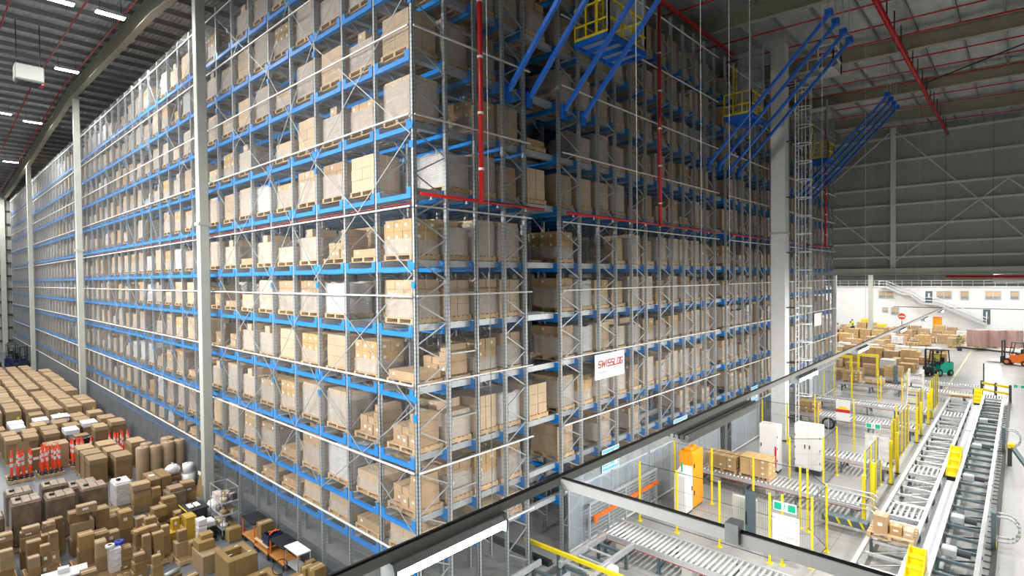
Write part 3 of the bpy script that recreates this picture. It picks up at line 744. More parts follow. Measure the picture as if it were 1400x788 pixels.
# ------------------------------------------------------------------ roof services
for i, x in enumerate((-1.1, -2.55, -4.85)):
    w = ('nearest to the long rack face', 'second from the long rack face', 'third from the long rack face')[i]
    pipe('roof_sprinkler_pipe', [(x, y, zroof(y) - .62) for y in (-18, 37, 81)], .034, 'thin red pipe under the left hall roof, %s' % w)
k = 0
for x, y0, y1, w in ((-7.6, -18, 80, ''), (15.2, -20, 30, 'just left of the second roof beam'), (20., -20, 20, 'just right of the second roof beam'), (22.6, -20, 20, 'midway between the second and third roof beams'), (24.6, -20, 20, 'just left of the third roof beam'), (28.3, -20, 20, 'just right of the third roof beam'), (30.6, -20, 20, 'midway between third and fourth roof beams'), (32.8, -20, 20, 'just left of the fourth roof beam'), (36.6, -20, 20, 'just right of the fourth roof beam'), (39.2, -20, 20, 'left of the last roof beam'), (44.5, -20, 20, 'between the last roof beam and the end wall')):
    pts = [(x, y, zroof(y) - .7) for y in (y0, min(37, y1))] + ([(x, y1, zroof(y1) - .7)] if y1 > 37 else [])
    pipe('roof_sprinkler_pipe', pts, .036, 'thin red roof pipe %s' % (w or 'over the middle of the left hall'))
t = pipe('sprinkler_main', [(17.9, -6.0, 19.25), (46.5, -6.0, 19.25)], .11, 'thick red sprinkler main slanting across the dark roof to the end wall')
for i in range(15):
    x = 18.6 + i * 1.9; b = MB(); b.bar((x, -6, 19.3), (x, -6, zroof(-6) - .28), .05, .05); b.build('hanger', M_dark, t)
pipe('sprinkler_main', [(-3, .35, 19.5), (20, .35, 19.5)], .09, 'thick red sprinkler main above the near rack end')
for a, c, l in (((19.2, -6.4, 19.9), (25.2, -12, 19.7), 'dark roof tie rod nearest the thick red main'), ((33, -5.8, 19.7), (27.3, -12, 19.5), 'dark roof tie rod crossing towards the end wall')):
    t = thing('tie_rod', l, 'rod'); b = MB(); b.bar(a, c, .06); b.build('rod', M_dark, t); b = MB(); b.cyl(a, (a[0], a[1], a[2] + .3), .05); b.cyl(c, (c[0], c[1], c[2] + .3), .05); b.build('rod_end', M_dark, t)
pipe('annex_sprinkler_pipe', [(48.1, -5.8, 8.2), (48.1, -21, 8.05)], .1, 'red pipe hanging under the header beam of the opening')
pipe('air_duct', [(50, -8.6, 8.05), (50.5, -21, 7.9)], .32, 'silver round air duct under the header beam', 'duct', M_alu)
h = thing('unit_heater', 'grey boxed unit heater hanging under the left hall roof', 'heater', (-3.9, 26.0, 18.45))
b = MB(); b.cbox(-.55, -.45, 0, .55, .45, .75, .04); b.build('casing', M_cream, h)
b = MB(); b.box(-.45, -.47, -.06, .45, .47, 0); 
for i in range(7): b.bar((-.45, -.4 + i * .13, -.1), (.45, -.4 + i * .13, -.07), .08, .015)
b.build('louvre_grille', M_dark, h)
b = MB(); b.cbox(.4, -.3, -.12, .56, .3, 0.05, .02); b.build('control_box', M_red, h)
for s in (-.45, .45):
    b = MB(); b.cyl((s, 0, .75), (s, 0, zroof(26) - .25 - 18.45), .02, 6); b.build('hanger_rod', M_dark, h)
# roof lights
def panel_light(x, y, label):
    z = zroof(y) - 1.0; t = thing('ceiling_light', label, 'light', (x, y, z), group='roof light panels')
    b = MB(); b.cbox(-.56, -.2, .02, .56, .2, .12, .02); b.build('housing', M_signwhite, t)
    b = MB(); b.box(-.53, -.17, 0, .53, .17, .02); b.build('diffuser', M_diffhi, t)
    b = MB(); b.cyl((-.4, 0, .12), (-.4, 0, .74), .012, 6); b.cyl((.4, 0, .12), (.4, 0, .74), .012, 6); b.build('hanger', M_dark, t)
    return t
def area(x, y, z, sx, sy, power, rot=(0, 0, 0), col=(1, .97, .93), spread=PI):
    l = bpy.data.lights.new('lamp_glow', 'AREA'); l.shape = 'RECTANGLE'; l.size = sx; l.size_y = sy; l.energy = power; l.color = col; l.spread = spread
    o = bpy.data.objects.new('lamp_glow', l); COL.objects.link(o); o.location = (x, y, z); o.rotation_euler = rot; return o
W_HI = 720
rows = [(-1.72, (19.8, 30.5, 44.7, 59.6, 78.), 'column of panels nearest the racks'), (-3.55, (19.85, 43.5, 60.), 'second column of panels from the racks'), (-8.5, (4, 18., 31, 44, 58, 71), 'third column of panels from the racks'), (-14.5, (2., 14., 28, 44, 62), 'fourth column of panels from the racks'), (-21, (1., 12., 24., 40, 60), 'outermost column of panels from the racks')]
for x, ys, w in rows:
    for i, y in enumerate(ys):
        panel_light(x, y, 'bright roof light panel, %s along the %s' % (ordn(i), w)); area(x, y, zroof(y) - 1.03, 1.2, .3, W_HI)
# lighting rail hung in front of the rack ends
ry, rz_ = -6.4, 6.13
t = thing('lighting_rail', 'long dark topped lighting rail hung across the front of the racks', 'rail')
b = MB(); b.box(-8.5, ry - .022, rz_ - .06, 39, ry + .022, rz_ + .03); b.build('rail_channel', M_railpaint, t)
b = MB(); b.box(-8.5, ry - .012, rz_ + .03, 39, ry + .012, rz_ + .05); b.build('cable_cover', M_black, t)
for x in (-3.94, -1.06, 1.01, 2.21, 3.23, 8.5, 14, 20, 27, 34):
    b = MB(); b.cyl((x, ry, rz_), (x, ry, zroof(ry) - .02), .0045, 5); b.build('hanger_wire', M_wire, t)
t = thing('lighting_rail', 'white lighting rail with dark top branching off towards the viewpoint', 'rail')
b = MB(); b.box(-2.885, -10.2, rz_ - .085, -2.815, ry - .05, rz_ + .02); b.build('rail_channel', M_white, t)
b = MB(); b.box(-2.865, -10.2, rz_ + .02, -2.835, ry - .05, rz_ + .038); b.build('cable_cover', M_black, t)
b = MB(); b.box(-2.92, -8.46, rz_ - .08, -2.78, -8.34, rz_ + .1); b.build('junction_box', M_galv, t)
def batten(x, y, z, label, L=1.3, m=M_signwhite, power=160, ax=0, name='rail_batten_light', sc=1., tilt=(0, 0, 0), spread=PI):
    t = thing(name, label, 'light', (x, y, z), 0 if ax == 0 else PI/2, group='rail battens')
    S = lambda P: [(u * sc, v * sc) for u, v in P]
    b = MB(); b.prism(S([(-.06, 0), (.06, 0), (.09, -.06), (-.09, -.06)]), 0, -L/2, L/2); b.build('batten_body', m, t)
    b = MB(); b.prism(S([(-.088, -.06), (.088, -.06), (.086, -.12), (.045, -.16), (-.045, -.16), (-.086, -.12)]), 0, -L/2 + .02, L/2 - .02); b.build('diffuser', M_diff if z < 8 else M_diffhi, t)
    b = MB(); b.prism(S([(-.07, .002), (.07, .002), (.1, -.07), (.095, -.165), (-.095, -.165), (-.1, -.07)]), 0, -L/2 - .012, -L/2 + .02); b.prism(S([(-.07, .002), (.07, .002), (.1, -.07), (.095, -.165), (-.095, -.165), (-.1, -.07)]), 0, L/2 - .02, L/2 + .012); b.build('end_cap', M_galv, t)
    area(x, y, z - .19, L if ax == 0 else .15, .15 if ax == 0 else L, power, tilt, spread=spread)
    return t
W_LO = 400
batten(-4.5, ry, rz_ - .06, 'long lit batten lamp under the near end of the lighting rail', 1.35, M_alu, power=300, sc=1.05, tilt=(.62, 0, 0))
batten(-7.7, ry, rz_ - .06, 'added unseen batten lamp at the very start of the lighting rail', 1.35, M_alu, power=300, tilt=(.5, -.5, 0))  # added out of view to light the long rack face from in front
for i, (x, w) in enumerate(((6.9, 'above the clear guard sheet'), (13.2, 'above the orange cabinet'), (21.5, 'before the wide column'), (29.5, 'past the wide column'), (37.5, 'at the far end of the lighting rail'))):
    batten(x, ry, rz_ - .06, 'lit batten lamp under the rail %s' % w, 1.6, M_dark, W_LO, tilt=(.62, 0, 0))
t = thing('ribbed_reflector', 'grey ribbed reflector unit hanging from the lighting rail', 'light', (1.6, ry, rz_ - .1))
b = MB(); 
for i in range(6): b.cyl((-1.6, -.2 + i * .08, -.02), (1.5, -.2 + i * .08, -.02), .034, 8)
b.build('ribbed_top', M_cream, t); b = MB(); b.box(-1.6, -.22, -.1, 1.5, .24, -.05); b.build('tray', M_cream, t)
area(1.6, ry, rz_ - .24, 2.6, .3, W_LO, (.62, 0, 0))
# unseen rails with lamps, added to light the conveyors and rack ends
for j, (yy, n) in enumerate(((-11.2, 7), (-16., 6))):
    t = thing('lighting_rail', ('added unseen lighting rail over the side aisle past the transfer lines', 'outermost added unseen lighting rail over the open floor')[j], 'rail')
    b = MB(); b.box(2, yy - .04, rz_ - .05, 46, yy + .04, rz_ + .03); b.build('rail_channel', M_alu, t)
    for i in range(n):
        x = 7 + i * 6.3; b = MB(); b.cyl((x + .5, yy, rz_), (x + .5, yy, zroof(yy) - .02), .008, 5); b.build('hanger_wire', M_wire, t)
        batten(x, yy, rz_ - .06, '%s added unseen batten lamp along the %s' % (ORD[i], ('rail over the side aisle', 'outermost rail')[j]), 1.6, M_signwhite, 175, tilt=(.55, 0, 0))
t = thing('lighting_rail', 'added unseen lighting rail along the left hall, opposite the long rack face', 'rail')  # added out of view; its lamps flood the long rack face with light
b = MB(); b.box(-11.03, -4, 10.95, -10.97, 62, 11.03); b.build('rail_channel', M_white, t)
for i in range(10):
    y = -1 + i * 6.; b = MB(); b.cyl((-11, y + .9, 11.0), (-11, y + .9, zroof(y + .9) - .02), .005, 5); b.build('hanger_wire', M_wire, t)
    batten(-11, y, 10.94, '%s added unseen batten lamp on the rail opposite the long rack face' % ORD[i], 1.6, M_signwhite, 560 if i < 6 else 330, 1, tilt=(0, -1.35, 0), spread=1.65)
for i, x in enumerate((53, 61, 69, 77, 85, 93)):
    for j, y in enumerate((-16, -8, 0, 8, 16)):
        batten(x, y, 9.2, '%s batten lamp of row %s on the packing hall ceiling' % (ORD[i], CARD[j]), 1.6, M_signwhite, 430, name='ceiling_batten_light')

# ------------------------------------------------------------------ roller conveyors
def roller_line(label, x0, x1, ya, yb, z=.6, pitch=.15, motors=True, name='roller_conveyor', legs=True):
    """rollers lie along X, goods travel along Y (ya > yb)"""
    t = thing(name, label, 'conveyor', (0, 0, 0), group='roller conveyor lines')
    for x in (x0, x1):
        b = MB(); b.box(x - .025, yb, z - .13, x + .025, ya, z + .012); b.box(x - .04, yb, z - .135, x + .04, ya, z - .12); b.build('side_frame', M_alu, t)
    b = MB(); b.box(x0 - .032, yb, z - .16, x0 - .02, ya, z - .135); b.build('cable_strip', M_signred, t)
    rb = MB(); rb.cyl((x0 + .03, 0, 0), (x1 - .03, 0, 0), .042, 8); rm = rb.mesh('roller', M_roller, True)
    n = min(95, int((ya - yb - .1) / pitch))
    for i in range(n): link(rm, 'roller', t, loc=(0, yb + .1 + i * pitch, z - .035))
    if legs:
        k = max(2, int((ya - yb) / 1.5) + 1)
        for i in range(k):
            y = yb + .25 + (ya - yb - .5) * i / (k - 1); b = MB()
            for x in (x0, x1):
                b.box(x - .035, y - .035, .02, x + .035, y + .035, z - .13); b.box(x - .08, y - .07, 0, x + .08, y + .07, .02)
            b.box(x0, y - .025, z * .35, x1, y + .025, z * .35 + .05); b.bar((x0, y, .1), (x1, y, z - .16), .03)
            b.build('leg_frame', M_tealgrey, t)
    if motors:
        for i in range(max(1, int((ya - yb) / 2.2))):
            y = ya - .8 - i * 2.1; b = MB(); b.cbox(x0 - .02, y - .16, z - .42, x0 + .24, y + .16, z - .17, .02); b.cyl((x0 + .24, y, z - .3), (x0 + .5, y, z - .3), .08, 10); b.build('motor_box', M_cream, t)
    return t
roller_line('nearest roller conveyor running out from the second rack foot', 6.33, 7.47, -.7, -6.6)
roller_line('roller conveyor carrying cartons between orange and white cabinets', 13.72, 14.9, -.5, -6.3)
roller_line('short roller conveyor behind the large white double-door cabinet', 18.82, 20.0, -2.9, -6.4)
roller_line('roller conveyor past the ladder column with the red topped sign before it', 26.2, 27.4, -.5, -6.4)
roller_line('roller conveyor in front of the clear sheets of the last rack', 30.75, 32.05, -.5, -6.5)
roller_line('far roller conveyor just past the last rack corner', 37.9, 39.1, -.4, -7.8)
roller_line('roller conveyor beyond the far crossing steps', 41.5, 42.4, -2.2, -8.1, motors=False)
# turntable stub beside the first aisle mouth
t = thing('transfer_conveyor', 'low open frame conveyor stub at the first aisle mouth, beside the yellow bar', 'conveyor')
for y in (-1.0, -1.95):
    b = MB(); b.box(4.0, y - .03, .46, 6.3, y + .03, .62); b.box(4.0, y - .05, .6, 6.3, y + .05, .63); b.build('chain_rail', M_alu, t)
for x in (4.2, 5.0, 5.9):
    b = MB(); b.box(x - .04, -1.95, .4, x + .04, -1.0, .48)
    for y in (-1.0, -1.95): b.box(x - .04, y - .04, 0, x + .04, y + .04, .46)
    b.bar((x, -1, .05), (x, -1.95, .42), .03); b.build('cross_frame', M_tealgrey, t)
b = MB(); b.cbox(4.75, -2.25, .3, 5.05, -1.98, .55, .04); b.build('gearbox', M_signwhite, t)
for i in range(3):
    b = MB(); b.cyl((4.3 + i*.55, -1.9, .5), (4.3 + i*.55, -1.05, .5), .035, 8); b.build('roller', M_roller, t)
t = thing('transfer_conveyor', 'low dark framed chain conveyor at the very front of the second aisle side', 'conveyor')
for y in (-.5, -1.5):
    b = MB(); b.box(1.6, y - .03, .46, 3.8, y + .03, .62); b.build('chain_rail', M_galv, t)
for x in (1.9, 2.7, 3.5):
    b = MB(); b.box(x - .04, -1.5, .4, x + .04, -.5, .48)
    for y in (-.5, -1.5): b.box(x - .04, y - .04, 0, x + .04, y + .04, .46)
    b.build('cross_frame', M_tealgrey, t)
t = thing('guard_bar', 'sloping yellow guard bar at the first aisle mouth', 'guard bar'); b = MB(); b.bar((4.2, .45, .74), (4.32, -2.9, .72), .09, .1); b.build('yellow_bar', M_yellow, t)
b = MB()
for y in (.3, -.75, -2.7): b.box(4.24, y - .04, 0, 4.3, y + .04, .68)
b.build('post', M_tealgrey, t)
t = thing('crane_rail', 'floor crane rail running out of the first aisle between the racks', 'rail'); b = MB(); b.box(4.55, -.2, 0, 4.68, 6, .14); b.box(4.5, -.2, 0, 4.73, 6, .03); b.build('rail_head', M_dark, t)
t = thing('orange_guard_rail', 'orange topped low mesh guard along the clear sheets of the second rack', 'guard rail')
b = MB(); b.bar((6.4, -.56, .95), (10.4, -.56, .95), .05, .13); b.cyl((6.4, -.56, .78), (6.4, -.56, 1.0), .07, 10); b.build('orange_rail', M_orange2, t)
b = MB(); b.box(6.2, -.5, .95, 10.5, -.46, 1.4)
b = MB()
for i in range(9): b.bar((6.2, -.46, .45 + i * .11), (10.5, -.46, .45 + i * .11), .02)
b.bar((6.2, -.46, 1.38), (10.5, -.46, 1.38), .07); 
b.build('slatted_guard', M_galv, t)
for i in range(5): b = MB(); b.box(6.2 + i*1.06, -.48, 0, 6.26 + i*1.06, -.42, 1.4); b.build('guard_post', M_galv, t)
# transfer spine: two long chain tracks with a walkway between
def spine(label, x0, x1, ya, yb, z, rolls, motors, dark):
    t = thing('chain_transfer_line', label, 'conveyor', group='long chain transfer lines')
    for y in (ya, yb):
        b = MB(); b.box(x0, y - .04, z - .12, x1, y + .04, z + .01); b.box(x0, y - .055, z - .005, x1, y + .055, z + .012); b.build('chain_rail', M_alu, t)
    n = int((x1 - x0) / .95); cm = MB(); cm.box(-.04, yb, z - .2, .04, ya, z - .12); cme = cm.mesh('cross_member', M_tealgrey if dark else M_alu)
    for i in range(n): link(cme, 'cross_member', t, loc=(x0 + .3 + i * .95, 0, 0))
    lm = MB(); lm.box(-.02, yb + .05, .12, .02, ya - .05, .17)
    for y in (ya - .05, yb + .05): lm.box(-.05, y - .04, .02, .05, y + .04, z - .12); lm.box(-.1, y - .08, 0, .1, y + .08, .02)
    lme = lm.mesh('leg_frame', M_tealgrey)
    dm = MB(); dm.bar((0, ya - .05, z - .2), (.9, yb + .05, .25 if dark else z - .2), .035); dme = dm.mesh('diagonal_strut', M_dark if dark else M_alu)
    for i in range(0, n, 2): link(lme, 'leg_frame', t, loc=(x0 + .3 + i * .95, 0, 0))
    for i in range(0, n - 1): link(dme, 'diagonal_strut', t, loc=(x0 + .3 + i * .95, 0, 0))
    for a in rolls:
        rb = MB(); rb.cyl((-.55, 0, 0), (.55, 0, 0), .042, 8); rm = rb.mesh('roller', M_roller, True)
        for i in range(6): link(rm, 'roller', t, loc=(a, yb + .14 + i * (ya - yb - .28) / 5, z - .05))
        b = MB()
        for s in (-.6, .6): b.box(a + s - .03, yb, z - .16, a + s + .03, ya, z - .03)
        b.build('transfer_frame', M_alu, t)
    for a in motors:
        b = MB(); b.cbox(a - .18, ya - .45, z - .22, a + .18, ya - .1, z + .02, .03); b.build('motor_cover', M_galv, t)
        b = MB(); b.cyl((a, ya - .45, z - .1), (a, ya - .75, z - .1), .09, 10); b.build('motor', M_dark, t)
    return t
spine('long chain transfer line beside the yellow posts', 9.3, 37.6, -6.95, -8.0, .6, (14.3, 19.4, 26.8, 31.4), (), False)
spine('long chain transfer line beyond the walkway, edged by the dark floor rail', 9.3, 39.8, -8.52, -9.45, .6, (38.5,), (12.1, 14.9, 19.8, 25., 31.), True)
for i, (a, c) in enumerate(((10.6, 19.6), (22.6, 28.9), (29.0, 36.5))):
    t = thing('walkway_plate', ('grey walkway plate between the transfer lines, nearest length', 'grey walkway plate between the transfer lines, beyond the middle yellow steps', 'grey walkway plate between the transfer lines, farthest length')[i], 'walkway')
    b = MB(); b.box(a, -8.46, .26, c, -8.06, .3); b.build('deck', M_galv, t)
    b = MB()
    for k in range(int((c - a) / 1.5) + 1): b.box(a + k * 1.5, -8.44, 0, a + .06 + k * 1.5, -8.08, .26)
    b.build('support', M_tealgrey, t)
def ysteps(x, L, label):
    t = thing('crossing_steps', label, 'steps', (x, -8.26, 0)); n = 4
    for i in range(n):
        b = MB(); z = .38 + .17 * i; b.box(L * i / n, -.175, z - .04, L * (i + 1) / n + .04, .175, z); b.box(L * (i + 1) / n, -.175, z, L * (i + 1) / n + .04, .175, z + .14); b.build('step', M_yellow, t)
    for s in (-.183, .183):
        b = MB(); b.prism([(0, .3), (L + .04, .3), (L + .04, .38 + .17 * n), (L * .9, .38 + .17 * n), (0, .42)], 1, s - .012, s + .012); b.build('stringer', M_yellow, t)
    b = MB(); b.box(.1, -.16, 0, .16, .16, .3); b.box(L - .1, -.16, 0, L - .04, .16, .3); b.build('foot', M_dark, t)
ysteps(20.0, 2.3, 'yellow crossing steps in the middle of the walkway between the transfer lines')
ysteps(9.1, 1.3, 'yellow crossing steps at the near end of the walkway, bottom of the picture')
ysteps(36.8, 1.6, 'yellow crossing steps at the far end of the walkway')
t = thing('floor_rail', 'black floor rail with brush edge along the outer transfer line', 'rail'); b = MB(); b.box(9.0, -9.78, 0, 40, -9.66, .12); b.build('rail_bar', M_floorstrip, t)
b = MB()
for i in range(60): b.box(9.1 + i*.5, -9.66, .04, 9.14 + i*.5, -9.5, .07)
b.build('bracket', M_dark, t)
for (x, y, l) in ((14.2, -9.95, 'nearer bent tube hoop guard by the black floor rail'), (26.6, -9.95, 'farther bent tube hoop guard by the black floor rail')):
    t = thing('hoop_guard', l, 'guard', (x, y, 0))
    for k in range(2):
        b = MB(); pts = [(.35 * k, .3, .35)] + [(.35*k, -.05 - .28 * math.sin(a), .72 - .37 * math.cos(a)) for a in [PI * q / 8 for q in range(9)]] + [(.35 * k, .3, 1.09)]
        b.tube([Vector(p) for p in pts], .03, 8); b.build('hoop', M_galv, t, True)
    b = MB(); b.box(-.1, .2, 0, .5, .32, 1.2); b.build('post', M_tealgrey, t); b = MB(); b.box(-.1, .19, .1, .5, .2, .35); b.build('warning_band', M_yellow, t)
t = thing('gate_stop', 'dark sloping stop arm with yellow clamp past the black floor rail', 'arm'); b = MB(); b.bar((24.6, -9.95, .9), (21.9, -10.9, .05), .16, .12); b.build('arm', M_tealgrey, t)
b = MB(); b.box(24.4, -10.0, 0, 24.6, -9.85, .95); b.build('post', M_dark, t); b = MB(); b.cbox(24.3, -10.1, .8, 24.7, -9.85, 1.0, .02); b.build('clamp', M_yellow, t)
t = thing('yellow_barrier', 'yellow rail barrier on dark posts at the far end of the outer transfer line', 'barrier')
for z in (.55, 1.0):
    b = MB(); b.bar((41.2, -8.3, z), (40.2, -9.75, z), .12, .14); b.build('barrier_rail', M_yellow, t)
for (x, y) in ((41.2, -8.3), (40.7, -9.03), (40.2, -9.75)):
    b = MB(); b.box(x - .07, y - .07, 0, x + .07, y + .07, 1.15); b.build('post', M_dark, t)

# ------------------------------------------------------------------ guard fences
def fence(pts, label, h=2.0, name='machine_fence', gap=()):
    t = thing(name, label, 'fence', group='black mesh machine fences')
    pm = MB(); pm.box(-.028, -.028, 0, .028, .028, h + .06); pm.box(-.08, -.08, 0, .08, .08, .012); pme = pm.mesh('fence_post', M_yellow)
    for p in pts: link(pme, 'fence_post', t, loc=(p[0], p[1], 0))
    for i, (p, q) in enumerate(zip(pts, pts[1:])):
        if i in gap: continue
        P, Q = Vector((p[0], p[1], 0)), Vector((q[0], q[1], 0)); d = (Q - P); L = d.length; d.normalize(); b = MB()
        for k in range(int(L / .06)):
            c = P + d * (.05 + k * .06); b.box(c.x - .0014, c.y - .0014, .14, c.x + .0014, c.y + .0014, h)
        for z in (.14, .55, .97, 1.4, h): b.bar(P + Vector((0, 0, z)), Q + Vector((0, 0, z)), .005 if z not in (.14, h) else .016)
        b.build('mesh_panel', M_dark, t)
    return t
fence([(9, -.62), (9, -1.99), (9, -3.41), (9, -4.9)], 'yellow posted mesh fence nearest the camera, past the nearest roller conveyor')
fence([(12, -.42), (12, -1.9), (12, -3.39), (12, -4.9)], 'yellow posted mesh fence behind the orange cabinet')
fence([(9.15, -5.2), (9.5, -5.9), (10.83, -5.96), (11.9, -5.15)], 'short angled mesh fence with the gate, near the green exit sign')
fence([(15.3, -6.15), (16.3, -6.15), (17.3, -6.15), (18.3, -6.15)], 'row of yellow fence posts between the carton conveyor and the short conveyor')
fence([(15.4, -3.6), (16.2, -4.6), (18.3, -4.6)], 'mesh fence around the large white double-door cabinet')
fence([(21.6, -.5), (21.6, -1.7), (21.6, -3.1), (21.6, -4.6), (21.6, -6.1)], 'mesh fence beside the wide pale ladder column')
fence([(20.5, -6.2), (21.3, -6.2), (22.2, -6.2), (23.2, -6.2), (24.2, -6.2), (25.2, -6.2)], 'long row of yellow fence posts by the middle yellow steps')
fence([(24.6, -.4), (24.6, -2.2), (24.6, -4), (24.6, -5.8)], 'mesh fence before the conveyor past the ladder column')
fence([(28.2, -6.2), (29.2, -6.2), (30.2, -6.2)], 'short row of yellow fence posts before the last rack')
fence([(33.2, -.6), (33.2, -2.2), (33.2, -3.8), (33.2, -4.9)], 'mesh fence behind the conveyor of the last rack')
fence([(33.0, -6.3), (34.0, -6.3), (35., -6.3), (36., -6.3), (37., -6.3)], 'farthest row of yellow fence posts along the transfer line')
fence([(35.9, -.6), (35.9, -1.7), (35.9, -3.2), (35.9, -4.8)], 'farthest mesh fence running out from the last rack')
# light curtain pairs at the conveyor exits
for i, (x, w) in enumerate(((13.5, 'carton conveyor, near side'), (15.1, 'carton conveyor, far side'), (18.6, 'short conveyor, near side'), (20.2, 'short conveyor, far side'), (26.0, 'conveyor past the ladder column, near side'), (27.6, 'conveyor past the ladder column, far side'), (30.55, 'last rack conveyor, near side'), (32.2, 'last rack conveyor, far side'))):
    t = thing('light_curtain_post', 'yellow light curtain post at the exit of the %s' % w, 'sensor post', (x, -6.45, 0), group='light curtain posts')
    b = MB(); b.cbox(-.055, -.055, .02, .055, .055, 1.75, .01); b.build('housing', M_yellow, t); b = MB(); b.box(-.02, -.06, .3, .02, -.054, 1.6); b.build('lens_strip', M_black, t); b = MB(); b.box(-.1, -.1, 0, .1, .1, .02); b.build('foot_plate', M_dark, t)
# signs on the fences
def exit_sign(p, w, label, axis='y'):
    t = thing('exit_sign', label, 'sign', p); h = w * .42
    if axis == 'y': t.rotation_euler.z = -PI / 2
    b = MB(); b.box(0, -.012, 0, w, .012, h); b.build('sign_board', M_signwhite, t)
    for a in (.04, .64): b = MB(); b.box(w * a, -.018, h * .12, w * (a + .32), -.011, h * .88); b.build('green_field', M_green, t)
    b = MB(); u = h; cx = w * .5
    b.cyl((cx + .02*u, -.018, h * .78), (cx + .02*u, -.011, h * .78), .07 * u, 8)
    for (a, c, d, e) in ((.02, .68, -.04, .42), (-.04, .42, .12, .28), (.12, .28, .06, .1), (-.04, .42, -.12, .2), (-.12, .2, -.26, .2), (.02, .64, .2, .5), (.02, .64, -.18, .56)):
        b.bar((cx + a*u, -.015, c*h), (cx + d*u, -.015, e*h), .055*u, .006, up=(0, 1, 0))
    b.build('running_figure', M_green, t); return t
exit_sign((8.94, -5.02, 1.66), .62, 'green and white exit sign on the mesh fence nearest the camera')
exit_sign((17.9, -5.72, 2.3), .5, 'small green and white exit sign above the short conveyor')
exit_sign((40.2, -9.9, 1.0), .55, 'pale green exit board beyond the far yellow barrier')
t = thing('warning_sign', 'white sign with yellow and red bands on the fence by the ladder column', 'sign', (20.0, -4.2, 1.95), -PI/2)
b = MB(); b.box(0, -.012, 0, .55, .012, .92); b.build('sign_board', M_signwhite, t)
b = MB(); b.box(0, -.018, .36, .55, -.011, .5); b.build('red_band', M_signred, t); b = MB(); b.prism([(.02, .5), (.53, .5), (.4, .62), (.15, .62)], 1, -.018, -.011); b.build('yellow_band', M_yellow, t)
t = thing('guard_sheet', 'pale blank sheet hung on the mesh fence below the near exit sign', 'panel', (8.93, -5.0, .6), -PI/2); b = MB(); b.box(0, -.01, 0, .72, .01, .95); b.build('sheet', M_film2, t); b = MB()
for q in ((.05, .08), (.05, .85), (.66, .08), (.66, .85)): b.cyl((q[0], -.03, q[1]), (q[0], -.008, q[1]), .025, 8)
b.build('clip', M_alu, t)
t = thing('guard_sheet', 'pale blank sheet hung on the fence below the small exit sign', 'panel', (17.85, -5.7, 1.1), -PI/2); b = MB(); b.box(0, -.01, 0, .8, .01, 1.0); b.build('sheet', M_film2, t); b = MB(); b.box(-.02, -.02, .98, .82, .02, 1.02); b.build('top_edge', M_alu, t)
# control cabinets
def cabinet(x0, y0, w, d, h, m, label, doors=1, plinth=.1):
    """front faces -X at x0; spans y0 down to y0-w, depth d along +X"""
    t = thing('control_cabinet', label, 'cabinet', (x0, y0, 0))
    b = MB(); b.cbox(0, -w, plinth, d, 0, h, .015); b.build('cabinet_body', m, t); b = MB(); b.box(.03, -w + .02, 0, d - .02, -.02, plinth); b.build('plinth', M_dark, t)
    for i in range(doors):
        a = -w + w * i / doors + .02; c = -w + w * (i + 1) / doors - .02
        b = MB(); b.cbox(-.022, a, plinth + .04, 0.002, c, h - .05, .006); dr = b.build('door', m, t)
        b = MB(); b.cbox(-.05, c - .09 if i == 0 else a + .05, h * .52, -.02, c - .05 if i == 0 else a + .09, h * .52 + .16, .006); b.build('handle', M_dark, dr)
        for zz in (.25, .5, .75): b = MB(); b.cyl((-.03, a + .01 if i == 0 else c - .01, h * zz), (-.03, a + .01 if i == 0 else c - .01, h * zz + .08), .015, 6); b.build('hinge', M_dark, dr)
    return t
cabinet(17.6, -3.15, 1.02, .58, 2.1, M_signwhite, 'large white double-door control cabinet beside the ladder column', 2, .22)
cabinet(16.85, -1.95, .78, .5, 2.05, M_signwhite, 'tall white control cabinet with a red stripe, in front of the ladder column', 1, .1)
b = MB(); b.box(16.80, -2.66, .25, 16.825, -2.6, 1.15); tag(b.build('red_edge_strip'  , M_signred), 'vertical red strip fixed to the tall white cabinet', 'strip')
t = thing('control_cabinet', 'bright orange upright cabinet beside a smaller white one', 'cabinet', (10.95, -1.62, 0))
b = MB(); b.cbox(0, 0, .06, .92, .5, 2.1, .015); b.build('cabinet_body', M_orange, t); b = MB(); b.box(.03, .03, 0, .9, .48, .06); b.build('plinth', M_dark, t)
for i, (z0, z1) in enumerate(((.12, .98), (1.02, 2.02))):
    b = MB(); b.cbox(.04, -.02, z0, .88, .004, z1, .006); dr = b.build('door', M_orange, t); b = MB(); b.cbox(.1, -.05, (z0+z1)/2, .14, -.018, (z0+z1)/2 + .15, .005); b.build('handle', M_dark, dr)
b = MB(); b.box(-.004, .12, 1.5, .0, .34, 1.6); b.build('rating_plate', M_signwhite, t)
b = MB(); b.cbox(.08, .08, 2.1, .36, .36, 2.2, .02); b.cyl((.7, .25, 2.1), (.7, .25, 2.22), .07, 10); b.build('vent_cap', M_orange, t)
t = thing('control_cabinet', 'narrow white control cabinet left of the orange cabinet', 'cabinet', (10.3, -1.25, 0)); b = MB(); b.prism([(0, .08), (.62, .08), (.62, 1.62), (.1, 1.45), (0, 1.4)], 1, -.4, 0); b.build('cabinet_body', M_signwhite, t)
b = MB(); b.cbox(.06, -.425, .15, .58, -.4, 1.35, .006); dr = b.build('door', M_signwhite, t); b = MB(); b.cbox(.48, -.45, .8, .52, -.42, .95, .005); b.build('handle', M_dark, dr); b = MB(); b.box(.02, -.38, 0, .6, -.02, .08); b.build('plinth', M_dark, t)
b = MB(); b.cyl((.2, -.2, 1.5), (.2, -.2, 1.85), .03, 8); b.build('lamp_stem', M_green, t)
